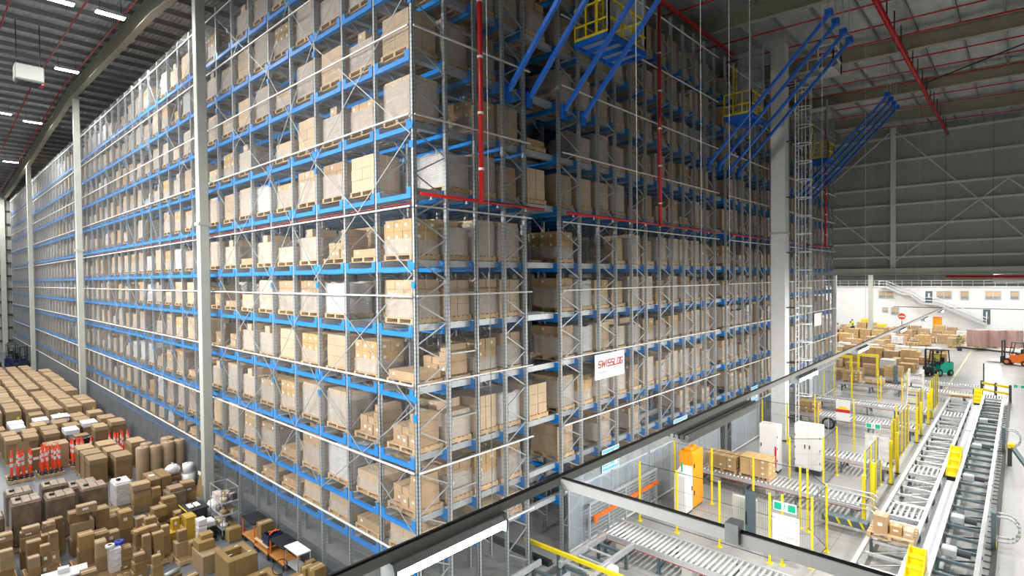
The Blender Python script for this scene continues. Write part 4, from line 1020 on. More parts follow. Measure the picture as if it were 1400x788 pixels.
t = thing('switch_box', 'grey wall box on a post beside the near mesh fence gate', 'box', (9.5, -3.6, 0)); b = MB(); b.cbox(0, -.75, .75, .12, 0, 1.55, .02); b.build('box_body', M_cream, t); b = MB(); b.box(.03, -.4, 0, .09, -.34, .75); b.build('post', M_galv, t); b = MB(); b.box(-.01, -.7, .95, 0, -.62, 1.35); b.build('slot_handle', M_black, t)
t = thing('folding_door_panel', 'grey steel sliding door panel on the mesh fence nearest the camera', 'door panel', (9.12, -4.15, 0)); b = MB(); b.box(0, -.3, .25, .05, 0, 1.95); b.build('leaf', M_tealgrey, t); b = MB(); b.box(-.04, -.05, .9, 0, -.02, 1.3); b.build('pull_handle', M_black, t)
# coils of cable
for p, r, l in (((9.9, -2.9, .05), .35, 'loose coil of black cable on the floor behind the near mesh fence'), ((22.6, -3.3, 1.1), .28, 'round coil of black cable hung on the fence by the white double-door cabinet')):
    t = thing('cable_coil', l, 'cable'); b = MB()
    for k in range(3): b.torus((p[0], p[1], p[2] + (k * .03 if p[2] < .5 else 0)), r - .03 * k, .022, 2 if p[2] < .5 else 0, 18, 5)
    b.build('coil', M_rubber, t, True)
    if p[2] > .5:
        b = MB(); b.box(p[0] - .02, p[1] - .02, 0, p[0] + .02, p[1] + .02, 1.5); b.build('hook_post', M_galv, t)
t = thing('safety_ladder', 'white railed mobile steps with yellow treads by the far conveyors', 'steps', (34.2, -5.45, 0))
for s in (-.36, .36):
    b = MB(); b.tube([Vector(p) for p in ((-.9, s, 0), (-.1, s, 1.45), (-.1, s, 2.45), (.5, s, 2.45), (.5, s, 0))], .03, 6); b.bar((-.1, s, 1.45), (.5, s, 1.45), .04); b.build('rail_frame', M_white, t)
for i in range(6):
    b = MB(); z = .24 * (i + 1); b.box(-.9 + .55 * z - .12, -.34, z - .03, -.9 + .55 * z + .12, .34, z); b.build('tread', M_yellow if i % 2 == 0 else M_dark, t)
# gate stair with two pipe rails beside the second fence
t = thing('gate_steps', 'dark crossing step with yellow chevrons and two pipe rails beyond the near exit sign', 'steps', (12.9, -5.5, 0))
b = MB(); b.box(-.3, -1.2, .25, .1, .1, .45); b.build('step_body', M_tealgrey, t)
for i in range(4):
    b = MB(); b.prism([(-1.15 + i*.34, .27), (-1.08 + i*.34, .27), (-.98 + i*.34, .46), (-1.05 + i*.34, .46)], 0, -.32, -.3); b.build('chevron', M_yellow, t)
for s in (-.3, .1):
    b = MB()
    for h in (.95, 1.35): b.tube([Vector((s, .25, h)), Vector((s, -1.3, h)), Vector((s, -1.42, h - .08))], .022, 6)
    b.cyl((s, .2, 0), (s, .2, 1.35), .022, 6); b.cyl((s, -1.3, 0), (s, -1.3, 1.35), .022, 6); b.build('handrail', M_alu, t)
# loaded pallets on the lines
def floor_pallet(x, y, z, k, label, rz=0.): return pallet_load(k, label, (x, y, z), None, rz)
lowk = len(KINDS)
kind('low open', stack_mb(2, 3, 2, .5, miss=.3, lab=.8), MC3)
kind('sparse', stack_mb(2, 3, 1, .26, miss=.45, lab=.7), MC2)
kind('three tier', stack_mb(2, 3, 3, .66, miss=.2, lab=.7), MC3)
floor_pallet(14.31, -1.5, .61, lowk, 'carton pallet on the rollers behind the orange cabinet', 0)
floor_pallet(14.31, -2.75, .61, lowk + 2, 'carton pallet on the rollers nearer the transfer line, next to a yellow post')
for i, (y, k, l) in enumerate(((-.6, lowk + 2, 'carton pallet on the floor against the third rack foot'), (-1.75, lowk + 2, 'carton pallet on the floor in front of the tall white cabinet'))): floor_pallet(16.0 + i * .2 - .3, y - .1, .002, k, l)
floor_pallet(26.8, -1.35, .61, lowk, 'small carton pallet on the rollers past the ladder column')
floor_pallet(38.5, -1.2, .61, lowk + 2, 'carton pallet on the far rollers by the last rack corner'); floor_pallet(38.5, -2.6, .61, lowk + 1, 'nearly empty carton pallet on the far rollers')
t = thing('pallet_load', 'pallet with one upright carton and two low ones crossing the near transfer line', 'pallet load', (11.95, -7.48, .615)); o = link(PAL, 'pallet', t); o.scale = (1.4, 1.0, 1.1)
for (x, y, w, d, h, m) in ((-.3, .25, .42, .36, .5, M_carton), (-.25, -.12, .3, .3, .26, M_carton3), (-.2, -.42, .4, .24, .2, M_carton2)):
    b = MB(); b.cbox(x - w/2, y - d/2, .157, x + w/2, y + d/2, .157 + h, .008); b.box(x - w/2, y - .03, .157 + h - .003, x + w/2, y + .03, .157 + h + .001, 1); b.box(x - w/2 - .002, y - .06, .157 + h * .4, x - w/2 + .001, y + .06, .157 + h * .6, 2); b.build('carton', [m, M_tape, M_label], t)
t = thing('empty_pallet', 'empty wooden pallet lying at the far end of the near transfer line', 'pallet', (37.0, -7.48, .615)); link(PAL, 'pallet_deck', t); b = MB(); b.box(-.42, -.56, .144, .42, .56, .16); b.build('layer_board', M_carton2, t)
# floor markings
for pts, l in ((((6.0, -8.7, 9), ), ''),): pass
b = MB(); b.box(42, -6.3, .0005, 95, -6.2, .003); tag(b.build('floor_line', mat('worn_yellow_line', (.62, .56, .28), .6, 0, .2, 3)), 'long yellow line painted on the floor of the packing hall', 'floor marking')

# ------------------------------------------------------------------ packing hall beyond the opening
fk = [(stack_mb(1, 2, 2, h, 1.05, 1.15, z0=.143, miss=ms).mesh('carton_stack', mm, False), wd) for h, ms, mm, wd in ((.95, 0, MC, 'tall brown'), (.7, .3, MC, 'brown uneven'), (.55, 0, MC3, 'low yellowish'), (.8, 0, [M_film2, M_film2, M_label], 'white wrapped'), (1.15, 0, MC3, 'tall yellowish'))]
PAL2 = (lambda b: (pallet_mb(b, .56, .58), b.mesh('pallet', M_pallet))[1])(MB())
def bound_left(x): return min(14., .35 * (x - 38) + .6)
rowx = [43.6, 46.6, 50.2, 52.4, 55.6, 58.6, 61.6, 65, 68.6, 72.2, 76, 80, 84, 88]
for r, x in enumerate(rowx):
    y = -1.2 - (.06 * (x - 43)); y = -4.3 if r in (1, 2) else (-3.0 if r in (0, 3) else -4.6 if r > 8 else -3.8); i = 0
    if r == 1: y = -2.2
    while y < bound_left(x) and i < 12:
        if rnd.random() < .86 and not (abs(x - 80) < 1 and abs(y - 4.8) < 1.2) and not (abs(x - 50) < 2.2 and y < -3.2):
            k = rnd.choices(range(5), (5, 4, 3, 1, 3) if r != 6 else (1, 1, 1, 9, 1))[0]
            t = thing('packing_pallet', '%s pallet load, %s from the aisle in the %s packing hall row' % (fk[k][1], ordn(i), ordn(r)), 'pallet load', (x + rnd.uniform(-.1, .1), y, .002), rnd.choice((0, 0, PI/2)), 'packing hall pallets')
            link(PAL2, 'pallet', t); link(fk[k][0], 'carton_stack', t)
        y += 1.32; i += 1
for i, (x, y) in enumerate(((51.5, -6.9), (53.9, -6.7))):
    t = thing('packing_pallet', ('double brown carton pallet parked beside the yellow floor line', 'brown carton pallet behind the one parked by the yellow floor line')[i], 'pallet load', (x + 3, y + 2.1, .002)); link(PAL2, 'pallet', t); link(fk[4][0], 'carton_stack', t)
# forklifts
def forklift(x, y, rz, body, label, driver=True):
    t = thing('forklift', label, 'forklift', (x, y, 0), rz)
    b = MB(); b.prism([(-1.0, .25), (.75, .25), (.75, .55), (.35, .62), (.3, .95), (-.25, .98), (-.45, 1.1), (-1.05, 1.05), (-1.15, .6)], 1, -.5, .5); b.build('chassis', body, t)
    b = MB(); b.cbox(-1.2, -.48, .35, -.75, .48, 1.12, .06); b.build('counterweight', M_dark, t)
    for (wx, r) in ((.5, .32), (-.75, .26)):
        for s in (-.5, .5):
            b = MB(); b.cyl((wx, s - .1, r), (wx, s + .1, r), r, 16); w = b.build('wheel', M_rubber, t); b = MB(); b.cyl((wx, s - .105, r), (wx, s + .105, r), r * .5, 10); b.build('hub', body, w)
    b = MB()
    for s in (-.45, .45): b.bar((.35, s, .9), (.15, s, 2.1), .06); b.bar((-.75, s, 1.05), (-.6, s, 2.1), .06)
    b.box(-.65, -.5, 2.08, .25, .5, 2.14); b.build('overhead_guard', M_black if driver else M_dark, t)
    b = MB()
    for s in (-.3, .3): b.box(.85, s - .05, .1, .95, s + .05, 2.2)
    for z in (.3, 1.2, 2.15): b.box(.86, -.3, z, .94, .3, z + .08)
    b.build('mast', M_dark, t)
    b = MB(); b.box(.96, -.45, .25, 1.0, .45, .75); b.build('carriage', M_dark, t)
    for s in (-.25, .25): b = MB(); b.prism([(1.0, .55), (1.04, .55), (1.04, .14), (2.1, .1), (2.1, .07), (1.0, .09)], 1, s - .06, s + .06); b.build('fork', M_black, t)
    b = MB(); b.cbox(-.45, -.25, .98, .0, .25, 1.1, .03); b.cbox(-.5, -.25, 1.05, -.38, .25, 1.5, .03); b.build('seat', M_black, t)
    b = MB(); b.torus((.22, 0, 1.25), .16, .02, 0, 14, 5); b.cyl((.35, 0, .9), (.22, 0, 1.25), .025); b.build('steering_wheel', M_black, t)
    return t
M_skin = mat('skin', (.55, .34, .24), .55); M_vest = mat('hi_vis_yellow_cloth', (.72, .80, .05), .7); M_trous = mat('navy_cloth', (.02, .025, .05), .85); M_hair = mat('dark_hair', (.02, .015, .012), .7); M_shirt = mat('pale_shirt', (.5, .5, .55), .8)
def person(x, y, z, rz, label, vest, pose='stand', arms=.35):
    t = thing('person', label, 'person', (x, y, z), rz)
    me = bpy.data.meshes.new('body'); V = []; Ed = []; Rr = []
    def vtx(p, r): V.append(p); Rr.append(r); return len(V) - 1
    hip = .92 if pose == 'stand' else .45
    pel = vtx((0, 0, hip), .13); wa = vtx((0, 0, hip + .2), .12); ch = vtx((0, 0, hip + .42), .15); nk = vtx((.01, 0, hip + .58), .055); hd0 = vtx((.02, 0, hip + .66), .075); hd = vtx((.025, 0, hip + .76), .1); top = vtx((.02, 0, hip + .84), .07)
    nose = vtx((.13, 0, hip + .74), .018)
    Ed += [(pel, wa), (wa, ch), (ch, nk), (nk, hd0), (hd0, hd), (hd, top), (hd, nose)]
    for s in (-1, 1):
        sh = vtx((0, s * .19, hip + .5), .065); el = vtx((.08, s * .27, hip + .24), .045); wr = vtx((.08 + arms, s * .22, hip + .14), .032); hn = vtx((.15 + arms, s * .21, hip + .12), .035)
        Ed += [(ch, sh), (sh, el), (el, wr), (wr, hn)]
        for f in range(5):
            a = vtx((.21 + arms + .01 * (f % 3), s * (.17 + .02 * f), hip + .1), .009); Ed.append((hn, a))
        hp = vtx((0, s * .1, hip - .04), .09)
        if pose == 'stand':
            kn = vtx((.03 * s, s * .11, .5), .06); an = vtx((.02 * s - .02, s * .12, .09), .042); ft = vtx((.12, s * .13, .035), .035)
        else:
            kn = vtx((.42, s * .13, hip), .065); an = vtx((.45, s * .13, .08), .045); ft = vtx((.6, s * .13, .04), .035)
        Ed += [(pel, hp), (hp, kn), (kn, an), (an, ft)]
    me.from_pydata(V, Ed, []); o = bpy.data.objects.new('body', me); COL.objects.link(o); o.parent = t
    for m in (M_skin, M_trous): me.materials.append(m)
    sk = o.modifiers.new('skin', 'SKIN'); sk.use_smooth_shade = True
    for i, r in enumerate(Rr): me.skin_vertices[0].data[i].radius = (r, r)
    me.skin_vertices[0].data[0].use_root = True
    sb = o.modifiers.new('sub', 'SUBSURF'); sb.levels = sb.render_levels = 1
    b = MB(); b.lathe([(.165, hip + .02), (.17, hip + .2), (.20, hip + .42), (.15, hip + .54), (.07, hip + .57)], 12)
    b.v = [(vx * .78, vy * 1.05, vz) for vx, vy, vz in b.v]; b.build('vest', vest, t, True)
    b = MB(); b.lathe([(.176, hip + .2), (.185, hip + .27)], 12); b.v = [(vx * .8, vy * 1.06, vz) for vx, vy, vz in b.v]; b.build('reflective_band', M_reflect, t)
    for s in (-1, 1):
        b = MB(); b.cyl((0, s * .18, hip + .51), (.07, s * .26, hip + .26), .075, 10, r2=.06); b.build('sleeve', vest, t, True)
        b = MB()
        if pose == 'stand': b.cyl((0, s * .1, hip + .02), (.03 * s, s * .11, .5), .105, 10, r2=.075); b.cyl((.03 * s, s * .11, .5), (.02 * s - .02, s * .12, .1), .076, 10, r2=.06)
        else: b.cyl((0, s * .1, hip), (.43, s * .13, hip), .1, 10, r2=.075); b.cyl((.42, s * .13, hip), (.45, s * .13, .1), .075, 10, r2=.06)
        b.build('trouser_leg', M_trous, t, True)
    b = MB(); b.lathe([(.118, hip + .74), (.122, hip + .79), (.1, hip + .85), (.05, hip + .885), (0, hip + .89)], 12, c=(-.002, 0)); b.build('hair', M_hair, t, True)
    return t
forklift(49.5, -5.15, 2.6, M_greenv, 'bright green forklift carrying a seated driver in the packing hall')
person(49.52, -5.16, .66, 2.6, 'person in yellow vest seated driving the green forklift', M_vest, 'sit', .2)
forklift(60.2, -9.9, 1.3, M_orange2, 'orange-red forklift at the open floor edge of the packing hall', False)
person(86.2, 8.2, 0, .6, 'person in yellow vest standing, nearest the white office front', M_vest)
person(82.2, 7.6, 0, 2.2, 'person in yellow vest and dark trousers walking between carton rows', M_vest)
person(78.2, 6.6, 0, 4.0, 'person in dark clothes bending over the far carton rows', M_trous)
person(78.0, 8.3, 0, 1.0, 'person in pale shirt beside the one in dark clothes', M_shirt)
# pink wrapped loads by the low wall
M_pink = mat('pinkish_wrapped_board', (.42, .27, .25), .5, 0, .12, 2)
for i in range(3):
    t = thing('wrapped_load', ('pinkish wrapped load nearest the carton rows, on a low pale plinth', 'middle pinkish wrapped load on the low pale plinth', 'pinkish wrapped load nearest the orange forklift')[i], 'wrapped load', (70.5 + i * .75, -6.7 - i * 1.42, .38), -.48)
    b = MB(); b.cbox(-.65, -.66, .14, .65, .66, 1.9, .03); b.build('load_block', M_pink, t); b = MB(); pallet_mb(b, .63, .64); b.build('pallet', M_pallet, t)
    b = MB(); b.box(-.66, -.02, .14, .66, .02, 1.91); b.box(-.02, -.67, .14, .02, .67, 1.91); b.build('strap', M_tape, t)
t = thing('low_plinth', 'long pale plinth carrying the pinkish wrapped loads', 'plinth', (71.6, -8.6, 0), -.48); b = MB(); b.cbox(-1.1, -3.4, 0, .9, 3.3, .37, .02); b.build('slab', M_office, t); b = MB(); b.box(-1.13, -3.4, .0, -1.1, 3.3, .16); b.build('dark_kick', M_dark, t)
for p, l in (((69.2, -5.3, 0), 'small green potted bush before the pinkish wrapped loads'), ((72.6, -10.9, 0), 'small green potted bush behind the orange forklift')):
    t = thing('potted_bush', l, 'plant', p); b = MB(); b.lathe([(.2, 0), (.28, .45), (.24, .45), (.0, .42)], 12); b.build('pot', M_dark, t)
    b = MB()
    for i in range(90):
        a, e, r = rnd.uniform(0, 6.28), rnd.uniform(-.6, 1.5), rnd.uniform(.2, .55); c = Vector((r * math.cos(a) * math.cos(e), r * math.sin(a) * math.cos(e), 1.0 + r * math.sin(e) * 1.3))
        d = Vector((rnd.uniform(-1, 1), rnd.uniform(-1, 1), rnd.uniform(-1, 1))).normalized() * .12; b.bar(c - d, c + d, .08, .01)
    b.build('foliage', mat('bush_leaf', (.16, .22, .05), .6, 0, .2, 6), t)
t = thing('packing_bench', 'long white packing counter along the side of the open floor', 'bench', (83, -8.2, 0)); b = MB(); b.cbox(-2.5, -3.2, .0, 2.5, 2.2, 1.15, .03); b.build('counter', M_office, t); b = MB(); b.box(-2.6, -3.3, 1.15, 2.6, 2.3, 1.22); b.build('worktop', M_alu, t)
t = thing('stop_board', 'red round stop board standing among the far cartons', 'sign', (92, 2.9, 0)); b = MB(); b.cyl((0, 0, 0), (0, 0, 1.5), .05, 8); b.cyl((-.03, 0, 2.1), (.03, 0, 2.1), .06, 8); b.build('pole', M_dark, t); b = MB(); b.cyl((-.05, 0, 2.1), (-.02, 0, 2.1), .5, 8); b.build('red_disc', M_cone, t); b = MB(); b.box(-.07, -.35, 2.02, -.05, .35, 2.18); b.build('white_bar', M_signwhite, t)
t = thing('orange_bin', 'orange upright bin at the foot of the office stair', 'bin', (93.5, -1.2, 0)); b = MB(); b.cbox(-.5, -.5, .0, .5, .5, 2.0, .08); b.build('bin_body', M_orange, t); b = MB(); b.box(-.52, -.52, 2.0, .52, .52, 2.1); b.build('lid', M_orange2, t)
b = MB(); b.cbox(-.35, -.3, 0, .35, .3, .55, .03); b.cbox(-.37, -.32, .55, .37, .32, .62, .02); o = b.build('crate', mat('bright_blue_plastic', (.01, .12, .6), .4)); o.location = (56.9, 1.5, .002); o.location = (51.3, .8, .002); tag(o, 'bright blue plastic crate alone among the carton rows', 'crate')
t = thing('yellow_stacker', 'low yellow machine behind the carton rows below the office wall', 'machine', (90, 6.2, 0)); b = MB(); b.cbox(-.7, -1.6, .2, .7, 1.6, 1.0, .05); b.cbox(-.5, .6, 1, .5, 1.5, 1.7, .05); b.build('machine_body', M_yellow, t); b = MB(); b.cyl((-.8, -1, .3), (.8, -1, .3), .3, 12); b.cyl((-.8, 1, .3), (.8, 1, .3), .3, 12); b.build('wheel', M_rubber, t)
for i, (x, y) in enumerate(((40.2, -.15), (42.0, -1.55))):
    t = thing('yellow_portal', ('yellow steel portal frame at the corner of the last rack', 'yellow steel portal frame over the farthest rollers')[i], 'frame', (x + 1.3 * 0, y, 0))
    b = MB(); b.box(-.08, -.7, 0, .08, -.55, 2.1); b.box(-.08, .55, 0, .08, .7, 2.1); b.build('portal_post', M_yellow, t); b = MB(); b.box(-.09, -.72, 2.1, .09, .72, 2.28); b.build('portal_beam', M_yellow, t)
b = MB(); b.cyl((46.2, -8.2, 0), (46.2, -8.2, 1.7), .04, 8); tag(b.build('marker_post', M_dark), 'thin dark marker post standing alone on the open floor', 'post')

# ------------------------------------------------------------------ left aisle floor stock
def carton_mb(w, d, h, lid=0, seam=True, c=.012):
    b = MB()
    if lid: b.cbox(-w/2 + .012, -d/2 + .012, 0, w/2 - .012, d/2 - .012, h - lid, c, 0); b.cbox(-w/2, -d/2, h - lid, w/2, d/2, h, c, 1)
    else: b.cbox(-w/2, -d/2, 0, w/2, d/2, h, c, 0); 
    if seam: b.box(-w/2 + .01, -.03, h - .004, w/2 - .01, .03, h + .001, 2 if lid else 1)
    return b
# the great field of tall cartons
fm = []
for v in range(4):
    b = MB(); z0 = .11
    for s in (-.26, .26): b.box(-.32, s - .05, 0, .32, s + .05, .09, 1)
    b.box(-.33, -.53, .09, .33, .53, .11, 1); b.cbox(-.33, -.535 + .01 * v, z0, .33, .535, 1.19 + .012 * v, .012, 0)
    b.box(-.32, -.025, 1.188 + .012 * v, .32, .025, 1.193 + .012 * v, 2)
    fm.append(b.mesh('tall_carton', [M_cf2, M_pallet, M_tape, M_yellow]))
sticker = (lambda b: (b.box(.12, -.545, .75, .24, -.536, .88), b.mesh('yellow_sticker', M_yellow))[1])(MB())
xs = [-.95, -1.77, -2.62, -3.47, -4.31, -5.15, -6.0]
for c, x in enumerate(xs):
    y0 = 31.5 if c < 1 else (30.8 if c < 3 else 31.9)
    nr = 17 if c == 0 else 21
    for r in range(nr):
        y = y0 + r * 1.13 + (.04 if r % 2 else 0)
        if (c, r) in ((2, 7), (4, 10), (0, 3), (0, 4)): continue
        o = link(rnd.choice(fm), 'tall_carton'); o.location = (x + rnd.uniform(-.03, .03) + (.1 if c == 0 and r > 9 else 0), y, .001)
        tag(o, 'tall pale carton, %s row from the front, %s file from the rack' % (ordn(r), ordn(c)), 'carton', 'field of tall cartons')
        if r == 0: link(sticker, 'yellow_sticker', o)
M_lid = mat('white_carton_lid', (.74, .75, .77), .5, 0, .03, 3)
def tall_box(x0, x1, y, d, h, label, lid='brown', z=.001):
    t = thing('lidded_carton', label, 'carton', ((x0 + x1)/2, y + d/2, z), 0, 'lidded tall cartons'); w = x1 - x0
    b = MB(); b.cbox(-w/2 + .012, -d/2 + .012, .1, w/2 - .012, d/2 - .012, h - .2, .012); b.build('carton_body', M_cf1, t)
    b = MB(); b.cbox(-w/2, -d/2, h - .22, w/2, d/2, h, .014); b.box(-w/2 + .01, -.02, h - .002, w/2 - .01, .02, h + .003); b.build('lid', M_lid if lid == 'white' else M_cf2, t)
    b = MB(); b.box(-w/2, -d/2, 0, w/2, -d/2 + .1, .1); b.box(-w/2, d/2 - .1, 0, w/2, d/2, .1); b.box(-w/2, -.05, 0, w/2, .05, .1); b.build('pallet_foot', M_pallet, t)
    return t
mid = [(-5.27, -4.71, 23.9, 'front-most brown lidded carton nearest the frame edge'), (-5.29, -4.75, 25.1, 'brown lidded carton right behind the front-most one'), (-4.62, -4.1, 23.9, 'brown lidded carton above the orange bollards, front of its pair'), (-4.56, -4.03, 25.0, 'brown lidded carton above the orange bollards, rear of its pair'), (-3.88, -3.3, 23.9, 'brown lidded carton in the middle of the mixed block, front of its pair'), (-3.85, -3.21, 25.05, 'brown lidded carton in the middle of the mixed block, rear of its pair'), (-4.86, -4.3, 26.5, 'white lidded carton at the frame edge, front of its pair'), (-4.86, -4.25, 27.7, 'white lidded carton at the frame edge, rear of its pair'),
       (-4.08, -3.5, 26.35, 'brown lidded carton before a white lidded one'), (-3.88, -3.26, 27.6, 'white lidded carton left of the crumpled white one'), (-3.85, -3.25, 29.4, 'brown lidded carton touching the field of tall cartons'), (-3.28, -2.68, 26.2, 'brown lidded carton before the crumpled white one'), (-2.97, -2.37, 24.95, 'brown lidded carton behind the black wrapped one'), (-3.12, -2.55, 23.9, 'white lidded carton just left of the black wrapped one'), (-2.0, -1.45, 23.6, 'tall brown lidded carton just right of the black wrapped one'), (-2.24, -1.62, 25., 'white lidded carton right of centre in the mixed block'), (-2.36, -1.75, 26.15, 'brown lidded carton behind the white one right of centre'), (-2.38, -1.77, 27.35, 'brown lidded carton beside the crumpled white one'), (-1.55, -.92, 27.5, 'brown lidded carton nearest the rack, rear of three'), (-1.4, -.74, 25.6, 'brown lidded carton nearest the rack, middle of three'), (-1.2, -.58, 24.2, 'brown lidded carton nearest the rack, front of three'), (-3.07, -2.42, 27.5, 'crumpled white plastic covered carton in the mixed block'), (-5.6, -5.05, 26.6, 'brown lidded carton cut by the frame edge')]
for x0, x1, y, l in mid: tall_box(x0, x1, y, 1.0, 1.2, l, 'white' if l.startswith(('white', 'crumpled')) else 'brown')
t = thing('plastic_cover', 'crumpled white plastic sheet thrown over a carton', 'sheet', (-2.745, 28.0, 1.2)); b = MB()
g = 9
vs = [(-.36 + .72*i/g, -.55 + 1.1*j/g, .02 + rnd.uniform(0, .16) * math.sin(PI*i/g) * math.sin(PI*j/g) + rnd.uniform(0, .03)) for i in range(g+1) for j in range(g+1)]
b._add(vs, [(i*(g+1)+j, (i+1)*(g+1)+j, (i+1)*(g+1)+j+1, i*(g+1)+j+1) for i in range(g) for j in range(g)], 0); b.build('sheet', M_bag, t, True)
t = thing('wrapped_load', 'black plastic wrapped load among the lidded cartons', 'wrapped load', (-2.74, 22.9, 0)); b = MB(); b.cbox(-.44, -.5, .12, .44, .5, 1.1, .07); b.build('load_block', mat('black_shrink_film', (.012, .012, .018), .25, 0, 0, 5, 0, .7, 8), t); b = MB(); pallet_mb(b, .45, .52); b.build('pallet', M_pallet, t); b = MB(); b.box(-.445, -.2, .6, -.435, .05, .85); b.build('label', M_label, t); b = MB(); b.cbox(-.2, -.3, 1.1, .35, .3, 1.14, .01); b.build('carton_sheet', M_cf1, t)
t = thing('wide_carton', 'wide low carton behind the orange bollards with a dark slot on top', 'carton', (-3.7, 22.2, 0)); b = MB(); b.cbox(-.42, -.45, 0, .42, .45, 1.12, .015); b.build('carton_body', M_cf2, t); b = MB(); b.box(-.1, -.05, 1.118, .12, .05, 1.124); b.build('slot', M_black, t)
t = thing('small_carton', 'small carton just left of the wide low carton', 'carton', (-4.35, 22.4, 0)); b = carton_mb(.42, .4, .95); b.build('carton_body', [M_cf1, M_tape], t); b = MB(); b.box(-.15, -.203, .5, .05, -.2, .62); b.build('label', M_label, t)
t = thing('carton_sheet', 'flat brown sheet leaning on a lidded carton behind the bollards', 'sheet', (-4.75, 22.9, 0)); b = MB(); b.bar((0, -.2, 0), (0, .15, 1.25), .42, .03, up=(0, 1, 0)); b.build('sheet', M_cf1, t); b = MB(); b.bar((-.1, -.23, .2), (-.1, .1, 1.15), .02, .03, up=(0, 1, 0)); b.build('fold_line', M_cf2, t)
rowb = [(-3.25, -2.66, 19.85, 'rear'), (-3.23, -2.6, 18.75, 'middle'), (-3.23, -2.6, 17.65, 'front')]
for x0, x1, y, w in rowb: tall_box(x0, x1, y, .92, 1.15, '%s of three lidded cartons in file beside the orange bollards' % w)
for x0, x1, y, w in ((-2.5, -1.85, 19.85, 'rear'), (-2.47, -1.87, 18.55, 'middle'), (-2.4, -1.8, 17.35, 'front')): tall_box(x0, x1, y, .95, 1.15, '%s of three lidded cartons in file left of the paper rolls' % w)
tall_box(-1.42, -.86, 19.3, 1.0, 1.15, 'lidded carton directly behind the paper rolls')
# bollard delineators on pallets
cone_b = MB(); cone_b.lathe([(.13, 0), (.13, .04), (.07, .06), (.05, .12)], 12); CB = cone_b.mesh('weighted_base', M_black, True)
cone_p = MB(); cone_p.lathe([(.05, .1), (.046, 1.0), (.026, 1.02), (.026, 1.08), (.0, 1.09)], 12); CP = cone_p.mesh('flexible_post', M_cone, True)
cone_h = MB(); cone_h.torus((0, 0, 1.12), .045, .014, 0, 10, 5); CH = cone_h.mesh('top_loop', M_cone, True)
cone_r = MB(); cone_r.lathe([(.0495, .55), (.0488, .7)], 12); cone_r.lathe([(.0484, .78), (.0478, .93)], 12); CR = cone_r.mesh('reflective_band', M_reflect, True)
bi = 0
groups = [((-5.02, 21.3), 8, 'the bollard pallet at the frame edge'), ((-4.05, 21.2), 10, 'the bollard pallet in the middle'), ((-2.9, 21.7), 7, 'the bollard pallet by the black load'), ((-1.45, 21.5), 8, 'the bollard pallet behind the lidded cartons')]
for gi, ((gx, gy), n, w) in enumerate(groups):
    t = thing('cone_pallet', 'wooden pallet under %s' % w.replace('the bollard pallet', 'orange bollards'), 'pallet', (gx, gy, .001)); link(PAL, 'deck', t); b = MB(); b.box(-.4, -.5, .143, .4, .5, .15); b.build('layer_sheet', M_cf1, t)
    for i in range(n):
        cx, cy = -.3 + .2 * (i % 4) + rnd.uniform(-.02, .02), -.4 + .38 * (i // 4)
        t = thing('traffic_bollard', 'orange bollard with white bands, %s on %s' % (ordn(i), w), 'bollard', (gx + cx, gy + cy, .152), 0, 'orange and white traffic bollards')
        t.rotation_euler = (rnd.uniform(-.07, .07), rnd.uniform(-.1, .1), rnd.uniform(0, 6))
        for nm, me in (('weighted_base', CB), ('flexible_post', CP), ('top_loop', CH), ('reflective_band', CR)): link(me, nm, t)
# big paper rolls
for i, (x, y, r, h, l) in enumerate(((-1.77, 15.95, .235, 1.72, 'leftmost tall brown paper roll'), (-1.32, 15.88, .21, 1.70, 'second tall brown paper roll from the left'), (-.86, 15.9, .23, 1.75, 'third tall brown paper roll, right of the gap'), (-.42, 15.95, .2, 1.74, 'rightmost tall brown paper roll, nearest the rack'), (-1.5, 16.5, .22, 1.72, 'brown paper roll standing behind the first two'), (-.7, 16.6, .25, 1.76, 'brown paper roll standing behind the right-hand two'))):
    t = thing('paper_roll', l, 'paper roll', (x, y, 0), 0, 'standing paper rolls'); b = MB(); b.lathe([(.05, .0), (r, .0), (r, .01), (r * .99, h * .5), (r, h - .02), (r - .015, h), (.05, h)], 20); b.build('roll_body', M_paper, t, True); b = MB(); b.lathe([(.05, h - .3), (.05, h + .006), (.04, h + .006), (.04, h - .3)], 12); b.build('core_tube', M_cf1, t)
    b = MB(); b.lathe([(r + .002, .05), (r + .002, .32)], 20); b.build('wrap_band', M_cf1, t, True)
def lump(name, label, cat, loc, rad, m, n=2, seed=0, squash=(1, 1, 1)):
    rr = random.Random(seed); t = thing(name, label, cat, loc); b = MB(); P = []; Rg = 10; Sg = 16
    for i in range(Rg + 1):
        th = PI * i / Rg
        for j in range(Sg):
            k = 1 + rr.uniform(-.07, .07); P.append((rad * squash[0] * k * math.sin(th) * math.cos(2*PI*j/Sg), rad * squash[1] * k * math.sin(th) * math.sin(2*PI*j/Sg), rad * squash[2] * (1 - k * math.cos(th))))
    b._add(P, [(i*Sg+j, i*Sg+(j+1) % Sg, (i+1)*Sg+(j+1) % Sg, (i+1)*Sg+j) for i in range(Rg) for j in range(Sg)], 0); b.build('bag_body', m, t, True)
    b = MB(); b.cyl((0, 0, rad * squash[2] * 2 - .03), (.02, .01, rad * squash[2] * 2 + .05), .03, 8, r2=.05); b.build('knot', m, t); return t
t = thing('carton', 'carton under the white plastic bag before the paper rolls', 'carton', (-1.0, 14.9, 0)); b = carton_mb(.5, .5, .62); b.build('carton_body', [M_cf1, M_tape], t); b = MB(); b.box(-.1, -.253, .3, .1, -.25, .42); b.build('label', M_label, t)
lump('plastic_bag', 'bulging white plastic bag on a carton before the paper rolls', 'bag', (-1.0, 14.9, .622), .26, M_bag, seed=3, squash=(1.05, 1, .85))
